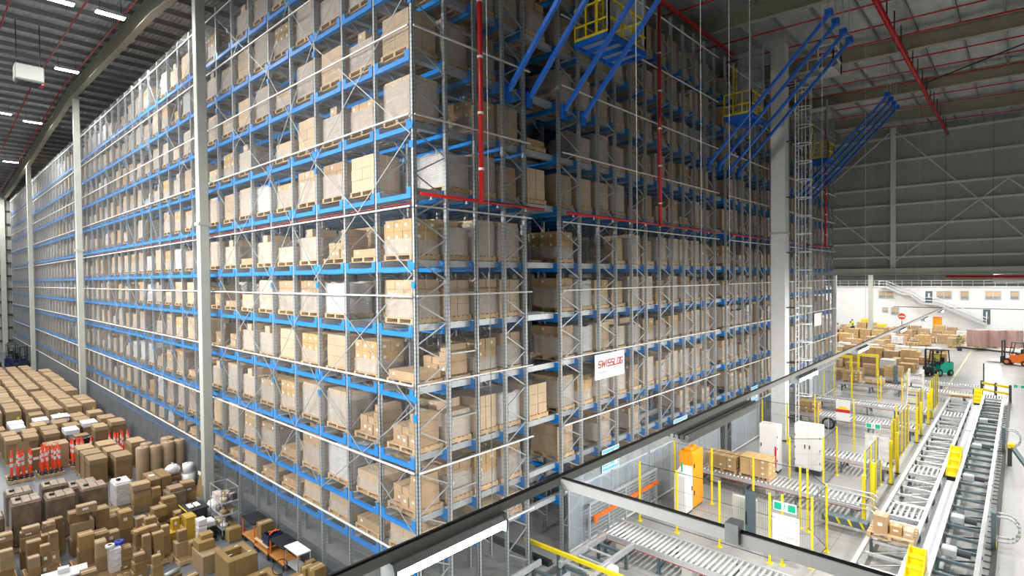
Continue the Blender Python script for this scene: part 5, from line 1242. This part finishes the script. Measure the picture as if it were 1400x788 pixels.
t = thing('foam_roll', 'stack of two white foam rolls beside the white plastic bag', 'roll', (-.47, 14.75, 0)); b = MB(); b.lathe([(.04, 0), (.26, 0), (.26, .6), (.04, .6)], 18); b.build('lower_roll', M_bag, t, True); b = MB(); b.lathe([(.04, .6), (.2, .6), (.2, 1.0), (.04, 1.0)], 18); b.build('upper_roll', M_bag, t, True)
b = MB(); b.bar((-.02, 13.62, .0), (-.02, 13.15, 1.15), .75, .03, up=(1, 0, 0)); 
t = thing('leaning_board', 'brown board leaning against the rack foot by the tall cream column', 'board', (-.42, 13.2, 0)); b = MB(); b.bar((-.1, .0, .02), (.12, .0, 1.1), .95, .03, up=(1, 0, 0)); b.build('board', M_cf3, t); b = MB(); b.bar((-.11, .0, .9), (-.1, .0, 1.02), .3, .02, up=(1, 0, 0)); b.build('sticker', M_label, t)
# shrink wrapped blocks
def wrapped(x0, x1, y, d, h, label, m=None, top=None):
    t = thing('wrapped_load', label, 'wrapped load', ((x0 + x1)/2, y + d/2, 0), 0, 'grey film wrapped loads'); w = x1 - x0
    b = MB(); pallet_mb(b, w/2 - .02, d/2 - .02, 0, 5); b.build('pallet', M_pallet, t)
    b = MB(); b.cbox(-w/2, -d/2, .145, w/2, d/2, h, .05); b.build('load_block', m or M_greyfilm, t)
    b = MB()
    for i in range(3):
        a = -w/2 + .03 + (w - .06) * i / 3; b.cbox(a + .01, -d/2 + .04, h - .02, a + (w - .06) / 3 - .01, d/2 - .04, h + .025, .012)
    b.build('top_layer', M_brownfilm if m is None else M_film2, t)
    b = MB(); b.cbox(-w/2 + .12, -.08, h + .02, -w/2 + .26, .04, h + .09, .02); b.build('strap_buckle', M_black, t)
    return t
wrapped(-6.0, -5.25, 12.8, .85, 1.5, 'grey film wrapped load at the frame edge, front of the film wrapped pair')
wrapped(-5.2, -4.42, 12.55, .78, 1.5, 'grey film wrapped load in the centre of the stock, with a black buckle on top')
wrapped(-4.28, -3.54, 12.7, .75, 1.5, 'grey film wrapped load with white trimmed top, right of the centre one')
wrapped(-5.02, -4.28, 15.0, .8, 1.2, 'grey film wrapped load behind the centre one, near the tipped bollards')
wrapped(-5.97, -5.25, 15.0, .8, 1.2, 'grey film wrapped load at the frame edge, rear of the film wrapped pair')
wrapped(-4.3, -3.4, 14.9, .9, 1.0, 'low grey film wrapped load under the front lidded carton')
wrapped(-6.9, -6.2, 12.2, .8, 1.4, 'grey film wrapped load half cut off by the frame edge')
wrapped(-3.08, -2.52, 14.1, .85, 1.0, 'pale film wrapped load with white sheets on top', M_film2)
# free carton piles: each carton is a thing of its own
MCL = [M_cf1, M_cf3, M_cf2]
cc = [0]
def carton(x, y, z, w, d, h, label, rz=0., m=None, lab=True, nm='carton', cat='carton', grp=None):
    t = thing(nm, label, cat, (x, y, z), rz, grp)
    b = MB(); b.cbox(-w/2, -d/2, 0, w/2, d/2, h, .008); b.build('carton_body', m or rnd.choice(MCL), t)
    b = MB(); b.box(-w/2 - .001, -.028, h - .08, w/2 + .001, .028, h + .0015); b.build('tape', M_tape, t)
    if lab and rnd.random() < .3: b = MB(); b.box(-w * .25, -d/2 - .002, h * .45, w * .05, -d/2 + .001, h * .45 + min(.1, h * .3)); b.build('label', M_label, t)
    return t
POS = ('lowest', 'second', 'third', 'fourth', 'fifth', 'sixth')
def pile(x, y, base, sizes, where, rz=0., pal=False, m=None):
    """sizes: (w, d, h[, dx, dy, rz]) from the bottom up"""
    z = base + .002
    for i, s in enumerate(sizes):
        dx, dy, dr = (s[3:] + (0, 0, 0))[:3] if len(s) > 3 else (rnd.uniform(-.02, .02), rnd.uniform(-.02, .02), rnd.uniform(-.06, .06))
        n = len(sizes); w = 'topmost' if (i == n - 1 and n > 1) else ('only' if n == 1 else POS[i])
        carton(x + dx, y + dy, z, s[0], s[1], s[2], ('%s carton of the pile %s' % (w, where)) if n > 1 else 'single carton %s' % where, rz + dr, m); z += s[2] + .001
def base_pallet(x, y, label, rz=0., s=(1, 1)):
    t = thing('wooden_pallet', label, 'pallet', (x, y, .001), rz); o = link(PAL, 'deck', t); o.scale = (s[0], s[1], 1); b = MB(); b.box(-.4*s[0], -.52*s[1], .143, .4*s[0], .52*s[1], .146); b.build('layer_sheet', M_cf1, t); return t
# heavy cartons before the paper rolls
t = thing('large_carton', 'large flat-topped carton before the paper rolls, with a white label', 'carton', (-1.72, 14.25, 0)); b = MB(); b.cbox(-.34, -.62, .12, .0, .55, 1.0, .02); b.cbox(.01, -.62, .12, .36, .55, 1.03, .02); b.build('carton_body', M_cf1, t); b = MB(); b.box(-.25, -.1, .999, -.08, .1, 1.006); b.build('label', M_label, t); b = MB(); pallet_mb(b, .4, .6); b.build('pallet', M_pallet, t)
pile(-2.42, 13.5, 0, [(.56, .5, .3), (.55, .5, .28), (.54, .48, .26), (.56, .5, .22)], 'before the large flat-topped carton')
pile(-2.0, 13.3, 0, [(.3, .34, .5), (.28, .3, .3)], 'squeezed beside the large flat-topped carton')
t = thing('wrapped_crate', 'open wrapped crate with a loose carton on top, by the black tray', 'crate', (-1.62, 12.35, 0)); b = MB(); b.cbox(-.3, -.35, .1, .3, .35, .86, .03); b.build('load_block', M_greyfilm, t); b = MB(); b.cbox(-.22, -.25, .86, .22, .25, .98, .01); b.build('loose_carton', M_cf2, t); b = MB(); pallet_mb(b, .32, .36, 0, 4); b.build('pallet', M_pallet, t)
pile(-1.15, 12.5, 0, [(.5, .5, .32), (.46, .48, .3), (.44, .44, .22), (.42, .46, .16)], 'behind the open wrapped crate')
pile(-4.5, 11.35, 0, [(.56, .5, .5), (.55, .5, .48), (.5, .44, .3, -.06, .1, 0), (.5, .3, .24, .1, -.22, 0)], 'standing before the centre film wrapped load')
pile(-3.85, 11.5, 0, [(.62, .5, .44), (.6, .5, .4), (.36, .48, .34, -.12, 0, 0)], 'with two square tops, right of centre')
pile(-3.42, 11.15, 0, [(.34, .5, .5), (.34, .46, .5)], 'tall and narrow, before the two square tops')
pile(-3.05, 10.95, 0, [(.46, .5, .42), (.3, .3, .3, .02, 0, .1)], 'topped by a small labelled carton')
pile(-2.58, 10.85, 0, [(.5, .5, .42), (.42, .42, .26, 0, .1, 0), (.4, .4, .28, .04, -.1, .05)], 'left of the yellow cartons')
pile(-2.42, 9.35, 0, [(.46, .5, .6), (.22, .2, .34, -.02, .05, .1)], 'painted yellow, with a small one on top', m=mat('mustard_cardboard', (.46, .29, .02), .7, 0, .1, 3))
carton(-2.07, 9.3, .0, .3, .5, .95, 'single mustard yellow carton with a white label beside the mustard pile', 0, bpy.data.materials['mustard_cardboard'])
t = thing('black_tray', 'black lidded tray full of white packets near the goods trolley', 'tray', (-1.68, 10.1, 0)); b = MB(); b.cbox(-.3, -.36, 0, .3, .36, .85, .02); b.build('stand', M_black, t); b = MB(); b.box(-.33, -.4, .85, .33, .4, .9); b.build('tray_lip', M_black, t)
b = MB()
for i in range(4): b.cbox(-.2 + (i % 2) * .2, -.2 + (i // 2) * .2, .9, -.04 + (i % 2) * .2, -.03 + (i // 2) * .2, .96, .02)
b.build('white_packet', M_signwhite, t)
b = MB(); b.bar((-.34, -.41, .91), (-.34, .41, .91), .02); b.build('yellow_edge', M_yellow, t)
lump('plastic_bag', 'red and white plastic bag beside the black tray', 'bag', (-2.25, 10.2, .0), .22, mat('red_white_bag', (.7, .3, .32), .4, 0, .4, 6), seed=8)
carton(-1.2, 10.9, 0, .4, .34, .5, 'single orange-brown carton between the black tray and the goods trolley', .1, mat('orange_cardboard', (.62, .33, .06), .7))
t = thing('white_drawer_unit', 'stack of white trays standing beside the mustard cartons', 'trays', (-1.85, 8.9, 0))
for i in range(4): b = MB(); b.cbox(-.13, -.16, .02 + i * .22, .13, .16, .22 + i * .22, .015); b.build('tray', M_signwhite, t)
t = thing('computer_stand', 'grey printer on a low black stand, left of the goods trolley', 'machine', (-1.5, 9.3, 0)); b = MB(); b.cbox(-.18, -.25, 0, .18, .25, .4, .02); b.build('stand', M_black, t); b = MB(); b.cbox(-.17, -.2, .4, .17, .2, .62, .04); b.build('printer_body', M_signwhite, t); b = MB(); b.box(-.1, -.12, .62, .1, .12, .63); b.build('paper', M_label, t)
pile(-3.95, 10.3, 0, [(.4, .36, .4), (.38, .34, .36)], 'between the tall narrow pile and the walkway')
pile(-2.95, 10.05, 0, [(.42, .4, .45), (.4, .36, .3), (.3, .3, .2)], 'behind the mixed pallet')
pile(-2.1, 11.35, 0, [(.5, .46, .44), (.46, .44, .4), (.4, .4, .16)], 'before the open wrapped crate')
pile(-2.0, 10.55, 0, [(.4, .4, .4), (.34, .36, .3)], 'behind the single mustard carton')
pile(-5.05, 11.9, 0, [(.4, .36, .46), (.4, .34, .4), (.36, .3, .2)], 'squeezed before the grey film wrapped pair')
pile(-3.6, 12.1, 0, [(.5, .44, .42), (.46, .42, .36)], 'just before the white trimmed film wrapped load')
pile(-3.75, 8.0, 0, [(.34, .36, .3), (.3, .34, .26), (.26, .3, .2)], 'standing alone near the mixed pallet corner')
pile(-4.85, 8.2, 0, [(.36, .4, .36), (.34, .36, .3)], 'before the flat white board pack')
base_pallet(-3.2, 8.95, 'wooden pallet under the mixed pile at the middle of the lower floor', 0, (1.0, .9))
Z = .147
pile(-3.42, 9.15, Z, [(.36, .36, .4), (.34, .36, .36), (.42, .3, .1, 0, 0, .3)], 'at the left rear of the mixed pallet')
pile(-3.1, 9.2, Z, [(.28, .3, .34), (.26, .28, .3), (.24, .26, .2)], 'at the rear of the mixed pallet')
pile(-3.4, 8.68, Z, [(.24, .26, .42), (.2, .22, .4)], 'narrow at the front of the mixed pallet')
pile(-3.1, 8.65, Z, [(.26, .26, .44), (.28, .24, .36)], 'at the centre front of the mixed pallet')
pile(-2.87, 8.85, Z, [(.24, .3, .3), (.22, .28, .26), (.2, .24, .3)], 'at the right of the mixed pallet')
base_pallet(-2.45, 8.35, 'wooden pallet under two short piles beside the mixed pallet', 0, (.7, .75))
pile(-2.55, 8.45, Z, [(.34, .34, .42), (.24, .26, .32)], 'labelled, on the short pallet'); pile(-2.3, 8.2, Z, [(.24, .3, .4)], 'low on the short pallet')
base_pallet(-4.55, 9.95, 'wooden pallet under the tall plain pile near the walkway', 0, (.9, 1))
pile(-4.62, 10.05, Z, [(.36, .42, .44), (.36, .42, .42)], 'tall and plain, right of the walkway'); pile(-4.24, 10.25, Z, [(.36, .5, .4), (.36, .5, .32)], 'with a round white sticker'); carton(-4.6, 10.45, Z + .002, .3, .24, .7, 'single dark carton with white sheet behind the tall plain pile', 0)
base_pallet(-4.2, 9.0, 'wooden pallet at the bottom carrying the blue tape and white packs', 0, (1, 1.0))
pile(-4.4, 9.25, Z, [(.26, .4, .4), (.25, .38, .42)], 'pale and upright on the tape pallet', m=M_cf2)
for i in range(4):
    carton(-4.15, 8.85, Z + .003 + i * .17, .27, .36, .165, '%s pale printed pack in the stack below the blue tape roll' % ORD[i], 0, M_film2, nm='printed_pack', cat='pack')
for i, (dx, m, l) in enumerate(((-.1, M_signwhite, 'white tape roll lying on the white packs'), (.14, mat('blue_tape', (.01, .05, .6), .35), 'bright blue tape roll lying beside the white tape roll'))):
    t = thing('tape_roll', l, 'tape roll', (-4.15 + dx, 8.88 + dx * .4, Z + .003 + .68 + .01)); b = MB(); b.lathe([(.06, 0), (.115, 0), (.115, .09), (.06, .09), (.06, 0)], 18); b.build('roll', m, t, True); b = MB(); b.lathe([(.055, 0), (.055, .09)], 16); b.build('core', M_cf1, t, True)
pile(-3.88, 8.85, Z, [(.3, .4, .12), (.29, .38, .12), (.3, .4, .13), (.3, .38, .22)], 'brown over white slips on the tape pallet')
base_pallet(-5.55, 10.25, 'wooden pallet under the tall narrow piles at the bottom corner', 0, (.95, 1.15))
pile(-5.78, 10.0, Z, [(.26, .3, .34), (.25, .28, .3)], 'low at the corner of the bottom pallet'); pile(-5.53, 10.08, Z, [(.22, .26, .32), (.22, .26, .3), (.21, .25, .22)], 'with a green labelled middle'); pile(-5.27, 10.7, Z, [(.22, .3, .4), (.21, .28, .42), (.2, .26, .12)], 'narrow and tall at the walkway edge')
pile(-5.72, 10.75, Z, [(.34, .36, .42), (.32, .34, .4)], 'square and plain behind the green labelled pile'); pile(-5.38, 11.2, 0, [(.26, .3, .5), (.24, .28, .4)], 'behind the narrow tall pile')
pile(-5.7, 11.5, 0, [(.5, .36, .5), (.48, .34, .4), (.44, .3, .14), (.4, .28, .1)], 'of flat cartons against the film wrapped load'); pile(-5.25, 11.6, 0, [(.3, .3, .5), (.3, .3, .5), (.28, .28, .12)], 'right of the flat cartons')
base_pallet(-6.35, 10.5, 'wooden pallet cut by the frame edge at the bottom corner', 0, (.6, 1)); pile(-6.32, 10.45, Z, [(.3, .3, .34), (.28, .28, .32), (.26, .26, .2)], 'cut by the frame edge')
pile(-6.3, 11.3, 0, [(.4, .4, .5), (.38, .4, .5), (.38, .36, .2)], 'with open flaps at the frame edge')
t = thing('flat_white_board', 'flat white board pack lying on a carton at the bottom edge', 'board', (-5.25, 9.0, 0), -.12); b = MB(); b.cbox(-.4, -.22, .0, .4, .22, .42, .012); b.build('carton_support', M_cf1, t); b = MB(); b.cbox(-.5, -.3, .42, .5, .3, .47, .008); b.build('board_pack', M_lid, t); b = MB(); b.cbox(-.15, -.05, .47, .1, .15, .6, .01); b.build('small_box', M_lid, t)
pile(-3.5, 7.3, 0, [(.3, .3, .3), (.24, .24, .3), (.2, .2, .26)], 'leaning at the bottom edge of the aisle'); carton(-3.2, 7.0, 0, .4, .3, .3, 'single flat carton with a silver roll on it at the bottom edge', .3)
t = thing('silver_roll', 'silver film roll resting on the flat carton at the bottom edge', 'roll', (-3.2, 7.0, .305), .3); b = MB(); b.cyl((-.2, 0, .06), (.2, 0, .06), .06, 14); b.build('film', M_galv, t, True); b = MB(); b.cyl((-.23, 0, .06), (.23, 0, .06), .025, 10); b.build('core', M_cf1, t)
for i in range(3): carton(-2.95 + i * .02, 6.5 + i * .02, .001 + i * .11, .42, .28, .105, '%s slim yellow-edged carton in the low stack at the bottom edge' % ORD[i], .25, M_cf3)
t = thing('stepped_carton_stack', 'stepped block of pale cartons taped together, left of the boxes with square holes', 'cartons', (-2.2, 7.35, 0)); b = MB(); b.cbox(-.26, -.5, 0, .3, .45, .55, .012); b.build('lower_carton', M_cf2, t); b = MB(); b.cbox(-.24, -.1, .55, .2, .4, .8, .012); b.build('middle_carton', M_cf3, t); b = MB(); b.cbox(-.1, .1, .8, .24, .4, .92, .01); b.build('upper_carton', M_cf3, t)
def holed(x, y, w, d, h, label, rz=0.):
    t = thing('holed_carton', label, 'carton', (x, y, 0), rz); b = MB(); q = .22
    b.cbox(-w/2, -d/2, 0, -q, d/2, h, .012); b.cbox(q, -d/2, 0, w/2, d/2, h, .012); b.box(-q, -d/2 + .002, 0, q, -q, h - .003); b.box(-q, q, 0, q, d/2 - .002, h - .003); b.box(-q, -q, 0, q, q, h * .45); b.build('carton_body', M_cf3, t)
    b = MB()
    for (a, c) in ((-.3, -.1), (.1, .32), (.28, -.25)): b.box(a*w, c*d, h - .002, a*w + .09, c*d + .03, h + .003)
    b.build('label', M_label, t)
holed(-1.95, 5.75, .78, 1.0, .9, 'large pale carton with a square hole in its top, whole in view'); holed(-1.75, 4.55, .8, .95, .5, 'large pale carton with a square hole, cut by the bottom edge')
# goods trolley and carts along the rack foot
t = thing('goods_trolley', 'wire shelved goods trolley heaped with bags and packets beside the rack', 'trolley', (-.98, 9.35, 0)); W, D, Hh = .52, 1.05, 1.6
b = MB()
for sx in (-1, 1):
    for sy in (-1, 1): b.cyl((sx*W/2, sy*D/2, .12), (sx*W/2, sy*D/2, Hh), .016, 6)
for z in (.3, .75, 1.15, Hh):
    for s in (-1, 1): b.bar((s*W/2, -D/2, z), (s*W/2, D/2, z), .018); b.bar((-W/2, s*D/2, z), (W/2, s*D/2, z), .018)
b.build('wire_frame', M_alu, t)
for z in (.3, .75, 1.15): b = MB(); b.box(-W/2, -D/2, z - .01, W/2, D/2, z + .005); b.build('shelf', M_galv, t)
for sx in (-1, 1):
    for sy in (-1, 1): b = MB(); b.cyl((sx*W/2 - .02, sy*D/2, .06), (sx*W/2 + .02, sy*D/2, .06), .06, 10); b.build('caster', M_rubber, t)
hues = [(.72, .72, .72), (.42, .28, .13), (.6, .54, .36), (.13, .12, .16), (.62, .5, .48), (.5, .5, .48)]
hm = [mat('packet_%d' % i, c, .4, 0, .15, 8) for i, c in enumerate(hues)]
PN = ['white', 'tan', 'cream', 'dark', 'pinkish', 'grey']
for s, z in enumerate((.305, .755, 1.155)):
    for i in range(6):
        c = (i + s) % 6; x = -.98 - .13 + .26 * (i % 2); y = 9.0 + .3 * (i // 2) + .04
        lb = '%s packet on the %s shelf of the goods trolley, %s along' % (PN[c], ('bottom', 'middle', 'top')[s], ORD[i])
        if i % 3: carton(x, y, z, .2, .24, rnd.uniform(.1, .22), lb, rnd.uniform(-.5, .5), hm[c], False, 'packet', 'packet')
        else: lump('packet', lb, 'packet', (x, y, z), .1, hm[c], seed=i + s * 9, squash=(1.2, 1.35, .8))
lump('plastic_bag', 'large clear-white plastic bag slumped against the goods trolley', 'bag', (-1.02, 10.25, .0), .3, M_bag, seed=5, squash=(.9, 1, 1.5))
carton(-1.0, 8.55, 0, .4, .34, .42, 'single carton on the floor at the near end of the goods trolley', 0, M_cf3)
def cart(x, y, label, top, deckc=None, ln=.95):
    t = thing('platform_cart', label, 'cart', (x, y, 0)); W = .52
    b = MB(); b.cbox(-W/2, -ln/2, .2, W/2, ln/2, .26, .01); b.build('deck', mat('orange_plywood_' + ORD[int(y) % 12], (.50, .22, .06), .5, 0, .15, 4), t)
    b = MB(); 
    for sx in (-1, 1):
        for sy in (-1, 1): b.box(sx*(W/2 - .03) - .015, sy*(ln/2 - .03) - .015, .26, sx*(W/2 - .03) + .015, sy*(ln/2 - .03) + .015, top)
    b.build('corner_post', M_orange2, t)
    b = MB(); b.box(-W/2, -ln/2, top - .02, W/2, ln/2, top + .01); b.build('upper_shelf', deckc or M_black, t)
    for sx in (-1, 1):
        for sy in (-1, 1): b = MB(); b.cyl((sx*(W/2 - .06) - .02, sy*(ln/2 - .1), .07), (sx*(W/2 - .06) + .02, sy*(ln/2 - .1), .07), .07, 12); b.cyl((sx*(W/2-.06), sy*(ln/2 - .1), .07), (sx*(W/2-.06), sy*(ln/2 - .1), .2), .02, 6); b.build('caster', M_rubber, t)
    return t
cart(-.58, 7.8, 'orange decked cart with a black tray on top, next to the goods trolley', .8)
cart(-.62, 6.75, 'orange decked cart carrying the yellow carton and the dark crate', .42, M_pallet)
cart(-.58, 5.75, 'orange decked cart with wire basket, nearest the white topped table', .7)
carton(-.6, 7.05, .432, .4, .34, .48, 'single yellow open carton standing on the middle orange cart', 0, M_cf3)
t = thing('dark_crate', 'dark blue crate of tools on the middle orange cart', 'crate', (-.6, 6.5, .432)); b = MB(); b.box(-.22, -.2, 0, .22, .2, .03); 
for s in (-1, 1): b.box(s*.22 - .012, -.2, 0, s*.22 + .012, .2, .3); b.box(-.22, s*.2 - .012, 0, .22, s*.2 + .012, .3)
b.build('crate_body', M_navy, t); b = MB(); b.bar((-.15, -.1, .31), (.15, .1, .33), .03); b.bar((-.1, .1, .31), (.18, -.05, .34), .03); b.build('tool', M_orange2, t)
t = thing('white_table', 'small white topped table on steel legs beside the orange carts', 'table', (-.58, 4.93, 0)); b = MB(); b.box(-.2, -.42, .73, .2, .42, .76); b.build('table_top', M_signwhite, t)
for sx in (-1, 1):
    for sy in (-1, 1): b = MB(); b.box(sx*.18 - .015, sy*.4 - .015, 0, sx*.18 + .015, sy*.4 + .015, .73); b.build('leg', M_alu, t)
b = MB(); b.box(-.18, -.4, .25, .18, .4, .27); b.build('lower_shelf', M_galv, t)
t = thing('cable_reel', 'thin dark cable loop standing between the pale cartons', 'cable', (-1.35, 4.35, .0)); b = MB(); b.torus((0, 0, .72), .2, .012, 1, 20, 5); b.build('loop', M_rubber, t, True); b = MB(); b.cbox(-.05, -.05, 0, .05, .05, .52, .01); b.build('stand', M_dark, t)
for (x, y, w, d, h, l) in ((-.62, 4.28, .28, .3, .5, 'single pale carton just below the white topped table'), (-.2, 3.98, .36, .38, .55, 'single pale carton nearest the rack at the bottom edge'), (-.14, 4.45, .22, .26, .52, 'single small carton wedged by the rack below the white table'), (-1.05, 4.05, .4, .5, .42, 'single wide carton at the bottom edge before the pale ones'), (-.75, 3.7, .3, .3, .3, 'single low carton at the bottom edge by the rack')):
    carton(x - .3 if x > -.5 else x, y, 0, w, d, h, l, .08, M_cf3)
# navy lift trucks at the far end of the aisle
forklift(-1.3, 62.6, -1.2, M_navy, 'navy blue lift truck parked beyond the field of tall cartons, nearest the rack', False)
forklift(-3.0, 64.6, -1.6, M_navy, 'navy blue lift truck parked beyond the carton field, farther from the rack', False)
forklift(-1.4, 66.8, 1.5, M_navy, 'navy blue lift truck standing behind the other two', False)

# ------------------------------------------------------------------ light and picture
w = bpy.data.worlds.new('world'); scn.world = w; w.use_nodes = True
w.node_tree.nodes['Background'].inputs['Color'].default_value = (.75, .82, .9, 1); w.node_tree.nodes['Background'].inputs['Strength'].default_value = .06
vs_ = scn.view_settings; scn.display_settings.display_device = 'sRGB'
vs_.view_transform = 'Standard'; vs_.look = 'None'; vs_.gamma = 1; vs_.use_curve_mapping = False; vs_.exposure = 0.0
scn.cycles.max_bounces = 6; scn.cycles.diffuse_bounces = 4; scn.cycles.glossy_bounces = 3; scn.cycles.transparent_max_bounces = 16
scn.cycles.caustics_reflective = False; scn.cycles.caustics_refractive = False; scn.cycles.sample_clamp_indirect = 6
